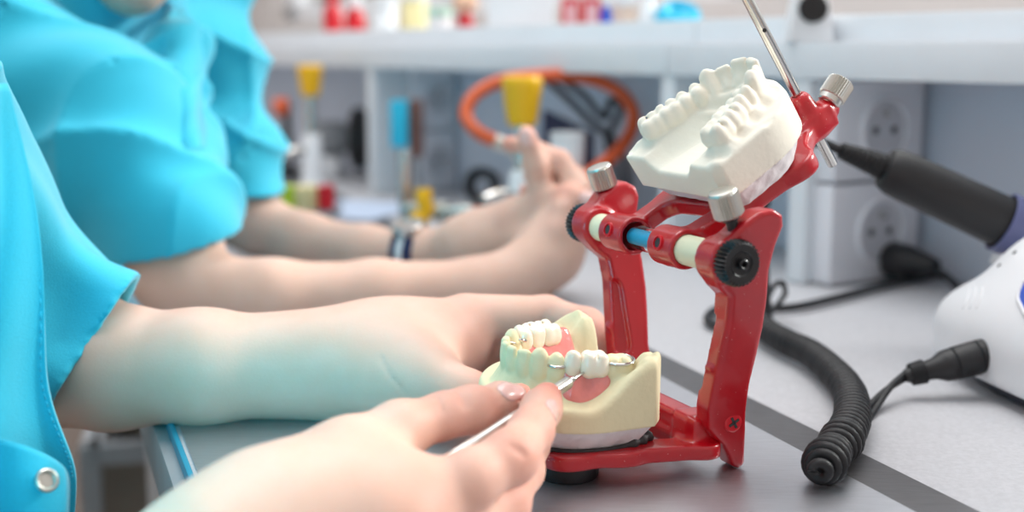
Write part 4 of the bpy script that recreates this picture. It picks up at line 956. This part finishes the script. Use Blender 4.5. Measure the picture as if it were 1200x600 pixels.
v, f = polymesh(GR([EL(p+z3*22*k, V(27, 24, 22)*k, None, 0), SB(EL(p+z3*30*k+V(.3, -1, .5)*16*k, V(22, 20, 17)*k), .001)]), p-V(34, 34, 4)*k, p+V(34, 34, 50)*k, .0009, 1); mesh('bowl', v, f, M['cyan'], E)
p = sat(942, .016, ZB1); k = scale_at(p); E = empty('tabletop_device', p, 'white tapered device with a black round dial on the shelf edge', 'device')
g = G(); hh = 66*k; v = [p+CR*x*k+V(0, y, 0)+z3*z for z, ww in ((0, 27), (hh, 17)) for x, y in ((-ww, -.013), (ww, -.013), (ww, .013), (-ww, .013))]
g.add(v, [(3, 2, 1, 0), (4, 5, 6, 7), (0, 1, 5, 4), (1, 2, 6, 5), (2, 3, 7, 6), (3, 0, 4, 7)]); g.bevelled(.002).obj('housing', wh, E, smooth=True, angle=30)
g = G(); g.add(*lathe(p+z3*39*k+V(0, -.0125, 0), V(0, -1, 0), [(0, 17*k), (.004, 17*k), (.005, 15*k)], 40, knurl=(20, .0003, 1, 1))); g.obj('dial', M['black'], E, angle=40)
# ------------------------------------------------------------------ things under the shelf and on the far bench
def gas_tap(px, ytop, Y, s, lab):
    t = at(px, ytop, Y); p = V(t[0], t[1], ZT); k = mm(1, Y)*s; H = t[2]-ZT
    E = empty('bench_tap', p, lab, 'bench tap', 'yellow-handled bench taps')
    g = G(); g.add(*lathe(p, z3, [(0, .022), (.006, .022), (.008, .016), (.020, .014), (H*.42, .012), (H*.46, .010)], 32)); g.obj('column', wh, E, angle=40)
    g = G(); g.add(*lathe(p+z3*H*.45, z3, [(0, .007), (H-58*k-H*.45+.004, .007)], 20)); g.obj('spindle', M['steel'], E, angle=40)
    g = G(); g.add(*lathe(p+z3*(H-58*k), z3, [(0, 14*k), (3*k, 17*k), (10*k, 18.5*k), (46*k, 23.5*k), (53*k, 24.5*k), (57*k, 22*k), (58*k, 18*k)], 24, knurl=(12, 1.2*k, 2, 4))); g.obj('handle', M['yellow'], E, angle=50, label='fluted yellow handle')
    g = G(); g.add(*tube(spline([p+z3*H*.30, p+z3*H*.33-V(.018, .012, 0), p+z3*H*.30-V(.034, .02, 0)], 6), [.006]*13, 12)); g.obj('nozzle', M['steel'], E)
gas_tap(612, 89, 1.14, 1.0, 'bench tap with yellow handle in front of the orange hose loop')
gas_tap(363, 76, 1.62, .62, 'bench tap with yellow handle beside the far sleeve')
def hose(name, pts, r, mat, lab, cat, per=8, n=12):
    P = spline(pts, per); E = empty(name, P[len(P)//2], lab, cat); v, f = tube(P, r, n); mesh('hose_line', v, f, mat, E); return E, P
hp_ = [at(*q) for q in ((584, 167, 1.20), (560, 155, 1.20), (546, 135, 1.21), (556, 112, 1.22), (585, 96, 1.23), (630, 89, 1.24), (680, 90, 1.25), (718, 102, 1.25), (740, 125, 1.245), (741, 150, 1.24), (726, 175, 1.22), (700, 197, 1.19), (665, 222, 1.17), (620, 243, 1.16), (585, 250, 1.165), (552, 250, 1.17))]
E, P = hose('orange_hose', hp_, mm(8, 1.2), M['orange'], 'orange rubber hose looped under the shelf behind the clasped hands', 'hose')
d0 = nrm(P[0]-P[1]); g = G(); g.add(*lathe(P[0]-d0*.004, d0, [(0, .0075), (.010, .0075), (.011, .006), (.018, .006), (.0185, .008), (.026, .008), (.027, .004)], 24)); g.obj('coupling', M['nickel'], E, angle=40)
for k, pts in enumerate((((640, 93, 1.27), (668, 118, 1.275), (695, 145, 1.28), (722, 168, 1.285), (735, 200, 1.29), (738, 244, 1.30)), ((656, 92, 1.28), (684, 112, 1.285), (708, 138, 1.29), (716, 118, 1.295), (728, 128, 1.295), (712, 165, 1.30), (724, 205, 1.31), (730, 246, 1.32)))):
    hose('appliance_cable', [at(*q) for q in pts], mm(4.2, 1.28), M['black'], ['straight black cable slanting inside the orange hose loop', 'kinked black cable slanting inside the orange hose loop'][k], 'cable')
p = onz(662, 262); p = at(662, 262, 1.30); p[2] = ZT
E = empty('tool_pouch', p, 'navy blue slanted pouch standing behind the pale cup', 'pouch')
g = G(); k = mm(1, 1.3); H1, H2 = at(0, 128, 1.3)[2]-ZT, at(0, 156, 1.3)[2]-ZT; pr = [p+CR*-30*k, p+CR*34*k, p+CR*34*k+z3*H2, p+CR*-26*k+z3*H1]
g.add(*prism(pr, V(0, 1, 0), .03)); g.bevelled(.004).obj('pouch_body', M['navy'], E, smooth=True, angle=30)
g = G(); g.add(*box(p+z3*H2*.55+V(0, -.0015, 0), (24*k, .0015, .008), CR, V(0, 1, 0), z3)); g.bevelled(.0008).obj('strap', M['black'], E, smooth=True, angle=30)
Yc = 1.20; p = at(665, 200, Yc); p[2] = ZT; k = mm(1, Yc); Hc = at(0, 155, Yc)[2]-ZT
E = empty('cup', p, 'pale grey cup standing behind the clasped hands', 'cup'); g = G(); g.add(*lathe(p, z3, [(0, 15*k), (.002, 16*k), (Hc-.001, 20.5*k), (Hc, 20*k), (Hc-.002, 19*k), (.006, 15*k), (.005, 2*k)], 36)); g.obj('cup_wall', M['hutch'], E, angle=50)
g = G(); g.add(*lathe(p+z3*(Hc-.006), z3, [(0, 20.6*k), (.004, 20.9*k), (.006, 20.7*k)], 36, cap=False)); g.obj('rim', M['white'], E, angle=50)
p = onz(565, 238); k = scale_at(p); E = empty('tape_roll', p, 'black ring-shaped roll standing on the bench behind the clasped hands', 'roll'); c = p+z3*21*k; ad = nrm(V(.25, -1, 0))
g = G(); g.add(*lathe(c-ad*.010, ad, [(0, 11*k), (0, 21*k), (.020, 21*k), (.020, 11*k), (0, 11*k)], 40, cap=False)); fix_normals(g.obj('tape', M['black'], E, angle=40))
g = G(); g.add(*lathe(c-ad*.0105, ad, [(0, 9.4*k), (0, 11*k), (.021, 11*k), (.021, 9.4*k), (0, 9.4*k)], 40, cap=False)); fix_normals(g.obj('core', M['grey'], E, angle=40))
# gas valve with yellow lever
Yv = 1.20; p = at(476, 262, Yv); p[2] = ZT; k = mm(1, Yv); zc = at(0, 246, Yv)[2]-ZT
E = empty('gas_valve', p, 'pipe valve with yellow lever at the end of the orange hose', 'valve')
g = G(); g.add(*lathe(p, z3, [(0, .014), (.004, .014), (.005, .0065), (zc+.055, .0065), (zc+.056, .005)], 24)); g.obj('riser', M['steel'], E, angle=40)
q0 = V(p[0], p[1], ZT+zc); q1 = P[-1]; dd = q1-q0; LL_ = np.linalg.norm(dd); g = G()
g.add(*lathe(q0, dd, [(0, .0085), (.010, .0085), (.012, .0065), (LL_*.45, .0065), (LL_*.46, .0095), (LL_*.66, .0095), (LL_*.67, .0060), (LL_*.82, .0060), (LL_*.83, .0085), (LL_+.004, .0085)], 24, knurl=(6, .0012, 4, 5))); g.obj('outlet_pipe', M['nickel'], E, angle=40)
lv = [at(496, 221, Yv-.02), at(497, 236, Yv-.022), at(499, 246, Yv-.022), at(491, 258, Yv-.022), at(486, 270, Yv-.022)]
v, f = tube(spline(lv, 8), [mm(10, Yv)]*9+[mm(9, Yv)]*12+[mm(11, Yv)]*12, 12); mesh('lever', v, f, M['yellow'], E, label='yellow lever')
# far bottles
def flat_bottle(px, y0, y1, yb, wpx, m1, m2, lab, nm):
    p = onz(px, yb); k = scale_at(p); E = empty(nm, p, lab, 'holder'); H = (yb-y0)*k; h2 = (yb-y1)*k
    g = G(); g.add(*box(p+z3*h2/2, (3.2*k, .004, h2/2), CR, V(0, 1, 0), z3)); g.bevelled(.003).obj('foot', m2, E, smooth=True, angle=30)
    g = G(); g.add(*box(p+z3*(h2+H)/2, (wpx*k/2, .015, (H-h2)/2), CR, V(0, 1, 0), z3)); g.bevelled(.003).obj('body', m1, E, smooth=True, angle=30)
flat_bottle(470, 118, 172, 238, 20, M['cyan'], M['grey'], 'turquoise flat block on a thin stem on the far bench', 'sample_holder')
flat_bottle(489, 118, 184, 236, 15, M['brown'], M['grey'], 'brown slim block on a thin stem beside the turquoise block', 'sample_holder')
# bench motor stand far left
p = onz(382, 206); k = scale_at(p); E = empty('lathe_motor', p, 'small grey bench motor with black wheel on the far bench', 'motor')
g = G(); g.add(*lathe(p+CR*-14*k+z3*44*k, CR, [(0, 16*k), (4*k, 20*k), (34*k, 20*k), (40*k, 15*k), (44*k, 15*k)], 32)); g.obj('motor_case', M['grey'], E, angle=40)
g = G(); g.add(*box(p+z3*12*k, (18*k, .03, 12*k), CR, V(0, 1, 0), z3)); g.bevelled(.004).obj('pedestal', wh, E, smooth=True, angle=30)
g = G(); g.add(*lathe(p+CR*30*k+z3*44*k, CR, [(0, 30*k), (5*k, 36*k), (14*k, 36*k), (19*k, 30*k), (24*k, 8*k)], 40)); g.obj('wheel', M['black'], E, angle=40)
p = onz(338, 206); k = scale_at(p); E = empty('lamp_stand', p, 'dark clamp stand with an orange knob beside the far sleeve', 'stand')
g = G(); g.add(*box(p+z3*4*k, (16*k, .03, 4*k), CR, V(0, 1, 0), z3)); g.bevelled(.003).obj('base', M['black'], E, smooth=True, angle=30)
g = G(); g.add(*lathe(p+z3*6*k, z3, [(0, 5*k), (80*k, 5*k), (81*k, 4*k)], 20)); g.obj('post', M['black'], E, angle=40)
g = G(); g.add(*lathe(p+z3*80*k-CR*14*k, CR, [(0, 9*k), (3*k, 11*k), (14*k, 11*k), (17*k, 9*k)], 24)); g.obj('knob', M['orange'], E, angle=40)
# small coloured pots on a tray
p = onz(362, 254); k = scale_at(p); E = empty('tray', p, 'small dark tray of coloured pots beside the far forearm', 'tray'); g = G()
g.add(*box(p+z3*3*k, (34*k, .030, 3*k), CR, V(0, 1, 0), z3)); g.bevelled(.002).obj('tray_base', M['dark'], E, smooth=True, angle=30)
g = G()
for a, b, c, d in ((0, .029, 34*k, .0015), (0, -.029, 34*k, .0015), (33*k, 0, .0015, .030), (-33*k, 0, .0015, .030)): g.add(*box(p+CR*a+V(0, b, 0)+z3*6*k, (c, d, 5*k), CR, V(0, 1, 0), z3))
g.obj('tray_rim', M['grey'], E, smooth=False)
for x, m, r, lab in ((-22, 'green', 9, 'lime green pot in the small tray'), (-2, 'cream', 14, 'cream pot in the middle of the small tray'), (20, 'red_plain', 10, 'red pot in the small tray')):
    b_ = p+CR*x*k+z3*6*k; E2 = bottle('pot', lab, 'pot', 0, 0, [(0, r*.8), (2, r), (20, r*1.05), (22, r*.9), (22.5, r*1.1), (30, r*1.1), (31, r*.9)], (M[m], M[m]), base=b_, cap=22)
for z_, (x0, y0), lab in ((0, (420, 246), 'pale blue paper sheet lying on the far bench'),):
    c = onz(x0, y0); o = mesh('paper_sheet', *(lambda r: (r[0], r[1]))(box(c+z3*.0006, (.055, .075, .0005), nrm(V(1, -.35, 0)), nrm(V(.35, 1, 0)), z3)), M['paper'], None, smooth=False); tag(o, lab, 'paper')
# ------------------------------------------------------------------ white control unit, its curled lead, handpiece and mains lead
CUc = V(.349, .640, ZT); CUN = empty('control_unit', CUc, 'white rounded control unit with blue panel at the right end of the bench', 'control unit')
cx, cy = nrm(V(.98, .18, 0)), nrm(V(-.18, .98, 0))
dome = GR([BX(CUc+z3*.012, V(.100, .098, .080), (cx, cy, z3), .070, 0), BX(CUc+z3*.020, V(.100, .098, .026), (cx, cy, z3), .022, .02), SB(BX(CUc-z3*.10, V(.3, .3, .1075), None, .001), .002)])
v, f = polymesh(dome, CUc-V(.15, .15, .005), CUc+V(.15, .15, .10), .0016, 2); mesh('housing', v, f, M['white'], CUN)
g = G(); n = 48; pl = [CUc+cx*(.094*np.sign(cos(t))*abs(cos(t))**.6)+cy*(.092*np.sign(sin(t))*abs(sin(t))**.6) for t in np.linspace(0, 2*pi, n+1)[:-1]]; g.add(*prism(pl, z3, .0085)); g.bevelled(.001).obj('base_plate', material('dark_blue_grey', srgb(62, 66, 78), rough=.5, noise=(40, .1)), CUN, smooth=True, angle=30)
dm = GR([dome])
def onunit(px, py): return hit(dm, px, py, .45, 1.0, 2500)
for x, y in ((1159, 308), (1171, 311), (1175, 292), (1189, 296)):
    c = onunit(x, y)
    if c is not None: nn = grad(dm, c); g = G(); g.add(*lathe(c-nn*.0008, nn, [(0, .0013), (.0011, .0013)], 14)); g.obj('vent_hole', M['dark'], CUN, angle=40)
ring = [onunit(x, y) for x, y in ((1204, 330), (1197, 338), (1194, 350), (1198, 360), (1206, 372), (1230, 380), (1245, 350), (1235, 325))]
if all(p is not None for p in ring):
    C = np.mean(ring, 0); nn = grad(dm, C); rp = spline([p+nn*.0006 for p in ring], 5, closed=True); g = G(); vt = [C+nn*.003]+list(rp); g.add(vt, [(0, i+1, (i+1) % len(rp)+1) for i in range(len(rp))]); g.obj('blue_panel', M['blue'], CUN)
    v, f = tube([p for p in rp], .0012, 8, closed=True); mesh('panel_rim', v, f, M['white'], CUN)
for k_, xs_ in enumerate((1128, 1136, 1144)):
    pts = [onunit(xs_+2*sin(t*3)+t*7, 362-t*26) for t in np.linspace(0, 1, 9)]; pts = [p for p in pts if p is not None]
    if len(pts) > 3: v, f = tube(pts, .00045, 6); mesh('raised_line', v, f, M['white'], CUN)
# plug in the side of the unit, twin lead, curled lead
pc = onunit(1149, 418); pl0 = pc if pc is not None else at(1149, 418, .66)
pe = at(1060, 441, .640); ax = nrm(pe-pl0); Lp = np.linalg.norm(pe-pl0)
CL = empty('curled_lead', onz(985, 470), 'curled black lead with round plug lying from the sheet edge to the white unit', 'lead')
g = G(); g.add(*lathe(pl0-ax*.006, ax, [(0, .0080), (.001, .0088), (.007, .0090), (.0075, .0084), (.0085, .0090), (.020, .0086), (.0205, .0080), (.0215, .0085), (.026, .0080), (.031, .0056), (Lp+.004, .0038), (Lp+.006, .0030)], 40)); g.obj('plug', M['rubber'], CL, angle=40)
for t in np.linspace(.033, Lp-.002, 5):
    rr = .0056-(t-.031)*.07+.0002; g = G(); g.add(*tube([pl0-ax*.006+ax*(t+.004)+(frame(ax)[0]*cos(a)+frame(ax)[1]*sin(a))*rr for a in np.linspace(0, 2*pi, 25)[:-1]], .0008, 6, closed=True)); g.obj('strain_ring', M['rubber'], CL)
for dx in (-1, 1):
    pts = [pe+V(0, 0, .0012*dx), at(1040, 456, .628)+V(.0015*dx, 0, .0012*dx), at(1022, 478, .612)+V(.002*dx, 0, 0), at(1006, 502, .592)+V(.002*dx, 0, 0), at(992, 520, .575)+V(.0015*dx, 0, 0)]
    v, f = tube(spline(pts, 8), .0017, 10); mesh('twin_cord', v, f, M['rubber'], CL)
cp = [onz(x, y, .0095) for x, y in ((958, 553), (972, 534), (990, 510), (999, 486), (994, 458), (974, 434), (948, 413), (920, 400), (900, 388), (890, 376))]
cpath = spline(cp, 40); Ls = np.concatenate([[0], np.cumsum(np.linalg.norm(np.diff(cpath, axis=0), axis=1))]); turns = int(Ls[-1]/.0056); N = turns*20
hx = []; a_, b_, _ = frame(cpath[1]-cpath[0]); prev = a_
for i in range(N):
    t = i/(N-1)*Ls[-1]; p = np.array([np.interp(t, Ls, cpath[:, j]) for j in range(3)]); p2 = np.array([np.interp(t+.002, Ls, cpath[:, j]) for j in range(3)]); p1 = np.array([np.interp(t-.002, Ls, cpath[:, j]) for j in range(3)]); T = nrm(p2-p1)
    prev = nrm(prev-T*np.dot(prev, T)); bb = np.cross(T, prev); th = 2*pi*turns*i/(N-1); R_ = .0074-.0020*t/Ls[-1]+(.0008*sin(i*.045) if t < .05 else 0); loose = .0025*sin(th*.31) if t < .035 else 0; R_ = R_*min(1, .30+.70*(th/(5.2*pi))**.8)
    hx.append(p+(prev*cos(th)+bb*sin(th))*R_+T*loose*.5)
v, f = tube(hx, .0021, 8); mesh('coil', v, f, M['rubber'], CL, label='tight black coil')
tl = [hx[-1], onz(895, 362, .012), onz(900, 348, .022), onz(908, 334, .026), onz(917, 332, .030), onz(920, 344, .020), onz(912, 356, .010), onz(902, 368, .006), onz(896, 380, .004)]
v, f = tube(spline(tl, 8), .0019, 8); mesh('lead_end', v, f, M['rubber'], CL)
ML = [onz(896, 381, .0035), onz(870, 383, .0032), onz(842, 382, .0032), onz(829, 374, .0032), onz(840, 363, .0032), onz(880, 362, .0032), onz(930, 360, .0034), onz(985, 348, .0034), onz(1030, 336, .0034), onz(1075, 326, .0034), onz(1120, 318, .0034)]
E, P = hose('mains_lead', ML, .0029, M['rubber'], 'plain black mains lead looping on the laminate under the sockets', 'lead')
sf = hpx(934)-.009-.020
p0 = hut(sf-.001, .074, .022); E = empty('mains_plug', hut(sf-.02, .07, .004), 'black angled mains plug below the lower wall socket', 'plug')
g = G(); g.add(*lathe(p0-z3*.006, -eh, [(0, .0125), (.003, .0140), (.018, .0130), (.026, .0105), (.036, .0085), (.044, .006)], 32)); g.obj('plug_body', M['rubber'], E, angle=40)
pt = spline([p0-eh*.036-z3*.007, p0-eh*.054-z3*.012, hut(sf-.075, .060, .008), hut(sf-.095, .045, .0036), hut(sf-.12, .02, .0034)], 6); v, f = tube(pt, .0030, 10); mesh('plug_cord', v, f, M['rubber'], E)
# handpiece resting in a cradle on the unit
HPc0, HPc1 = at(1036, 196, .735), at(1192, 268, .730); ax = nrm(HPc1-HPc0); Lh = np.linalg.norm(HPc1-HPc0)
HPe = empty('handpiece', (HPc0+HPc1)/2, 'thick black motor handpiece resting above the white unit', 'handpiece')
g = G(); g.add(*lathe(HPc0, ax, [(0, .0098), (.001, .0118), (.006, .0136), (.014, .0142), (Lh*.55, .0146), (Lh-.004, .0152), (Lh-.002, .0148), (Lh+.03, .0140), (Lh+.032, .010)], 40)); g.obj('barrel', M['rubber'], HPe, angle=40)
sr = at(984, 176, .735); d2 = nrm(sr-HPc0); Lr = np.linalg.norm(sr-HPc0)
g = G(); prof_ = [(-.004, .0080)]
for i in range(9): t = Lr*(i/9); r_ = .0078-.0030*i/9; prof_ += [(t, r_), (t+Lr*.06, r_), (t+Lr*.065, r_-.0015), (t+Lr*.10, r_-.0015)]
g.add(*lathe(HPc0, d2, prof_+[(Lr, .0044)], 24)); g.obj('strain_relief', M['rubber'], HPe, angle=40)
cb = [sr, at(962, 167, .735), at(938, 171, .736), at(918, 188, .738), at(906, 212, .74), at(898, 236, .745), at(893, 262, .75), onz(900, 372, .006)]
v, f = tube(spline(cb, 8), .0029, 10); mesh('cord', v, f, M['rubber'], HPe)
cdl = at(1186, 272, .730); g = G(); g.add(*lathe(HPc0+ax*(Lh-.010), ax, [(0, .0165), (.0005, .0178), (.022, .0178), (.0225, .0165)], 40, cap=False)); fix_normals(g.obj('cradle_ring', material('violet_grey', srgb(92, 98, 140), rough=.35, noise=(40, .1)), CUN, angle=40))
cr_ = HPc0+ax*Lh; dn_ = V(cr_[0], cr_[1], ZT+.055); v, f = tube([cr_-z3*.016, (cr_+dn_)/2, dn_], [.010, .011, .014], 16); mesh('cradle_post', v, f, M['white'], CUN)
# ------------------------------------------------------------------ below the bench: stool and a storage box on the floor
fl = onz(148, 545, -ZT*.55)
ST = empty('stool', V(-.63, 1.17, 0), 'black stool on the brown floor under the person leaning on the bench', 'stool')
sc_ = V(-.63, 1.17, 0)
g = G(); g.add(*lathe(sc_+z3*.365, z3, [(0, .15), (.004, .165), (.035, .17), (.045, .15)], 40)); g.obj('seat', M['black'], ST, angle=40)
for a in (.4, 1.97, 3.54, 5.11):
    d = V(cos(a), sin(a), 0); v, f = tube([sc_+d*.10+z3*.37, sc_+d*.20], .013, 12); mesh('leg', v, f, M['black'], ST)
SB_ = V(-.40, 1.47, 0); BXE = empty('storage_box', SB_, 'pale grey framed storage box on the floor under the bench', 'box')
ex, ey = nrm(V(1, .2, 0)), nrm(V(-.2, 1, 0)); hx_, hy_, hz_ = .085, .10, .25
g = G()
for a, b in ((-1, -1), (1, -1), (1, 1), (-1, 1)): g.add(*box(SB_+ex*hx_*a+ey*hy_*b+z3*hz_, (.011, .011, hz_), ex, ey, z3))
for z_ in (.011, 2*hz_-.011):
    for b in (-1, 1): g.add(*box(SB_+ey*hy_*b+z3*z_, (hx_, .011, .011), ex, ey, z3)); g.add(*box(SB_+ex*hx_*b+z3*z_, (.011, hy_, .011), ex, ey, z3))
g.obj('box_frame', M['hutch'], BXE, smooth=False)
g = G()
for b in (-1, 1): g.add(*box(SB_+ey*hy_*b*.97+z3*hz_, (hx_, .003, hz_), ex, ey, z3)); g.add(*box(SB_+ex*hx_*b*.97+z3*hz_, (.003, hy_, hz_), ex, ey, z3))
g.obj('side_panels', material('taupe_panel', srgb(170, 160, 148), rough=.5, noise=(20, .08)), BXE, smooth=False)
# ------------------------------------------------------------------ camera, light, view
cam = bpy.data.cameras.new('camera'); CO = bpy.data.objects.new('camera', cam); COL.objects.link(CO)
CO.location = [float(x) for x in CAM]; CO.rotation_euler = (pi/2-PITCH, 0, 0)
cam.sensor_width = 36; cam.lens = 36*FPX/1200; cam.clip_start = .01
cam.dof.use_dof = True; cam.dof.focus_distance = .55; cam.dof.aperture_fstop = 4.8
SC.camera = CO
wd = bpy.data.worlds.new('world'); SC.world = wd; wd.use_nodes = True; nt = wd.node_tree
bg = nt.nodes['Background']; tc = nt.nodes.new('ShaderNodeTexCoord'); sx = nt.nodes.new('ShaderNodeSeparateXYZ'); cr = nt.nodes.new('ShaderNodeValToRGB')
nt.links.new(tc.outputs['Generated'], sx.inputs[0]); mr = nt.nodes.new('ShaderNodeMapRange'); mr.inputs[1].default_value = -1; nt.links.new(sx.outputs['Z'], mr.inputs[0]); nt.links.new(mr.outputs[0], cr.inputs[0])
e = cr.color_ramp.elements; e[0].position = .30; e[0].color = (.40, .38, .37, 1); e[1].position = .52; e[1].color = (1.0, 1.0, 1.0, 1); e2 = e.new(.9); e2.color = (.80, .86, .92, 1)
nt.links.new(cr.outputs[0], bg.inputs['Color']); bg.inputs['Strength'].default_value = .72
def area(name, loc, aim, size, power, col=(1, 1, 1), shape='RECTANGLE', sy=None):
    l = bpy.data.lights.new(name, 'AREA'); l.shape = shape; l.size = size; l.size_y = sy or size; l.energy = power; l.color = col
    o = bpy.data.objects.new(name, l); COL.objects.link(o); o.location = loc
    o.rotation_euler = (Vector(aim)-Vector(loc)).to_track_quat('-Z', 'Y').to_euler(); return o
area('ceiling_light', (.0, 1.0, 2.55), (.0, .8, .75), 1.5, 22, (1, .985, .96))
l = bpy.data.lights.new('sun', 'SUN'); l.energy = 2.6; l.angle = R(12); l.color = (1, .98, .95); o = bpy.data.objects.new('sun', l); COL.objects.link(o); o.location = (3, 3, 4)
o.rotation_euler = Vector((-.95, -.30, -.50)).to_track_quat('-Z', 'Y').to_euler()
l = bpy.data.lights.new('tunic_bounce_fill', 'SPOT'); l.energy = 4.6; l.color = (.0, .60, .78); l.spot_size = R(66); l.spot_blend = 1.0; l.shadow_soft_size = .09  # added cyan spot, stands in for light bounced off the tunic
o = bpy.data.objects.new('tunic_bounce_fill', l); COL.objects.link(o); o.location = (-.150, .33, ZT+.085); o.rotation_euler = (Vector((-.115, .61, ZT+.034))-Vector(o.location)).to_track_quat('-Z', 'Y').to_euler()
SC.view_settings.view_transform = 'Standard'; SC.view_settings.look = 'None'; SC.view_settings.exposure = 0.48; SC.view_settings.gamma = 1; SC.view_settings.use_curve_mapping = False
SC.cycles.use_denoising = True; SC.cycles.max_bounces = 8; SC.cycles.transparent_max_bounces = 8
SC.cycles.sample_clamp_indirect = 6; SC.cycles.blur_glossy = 1
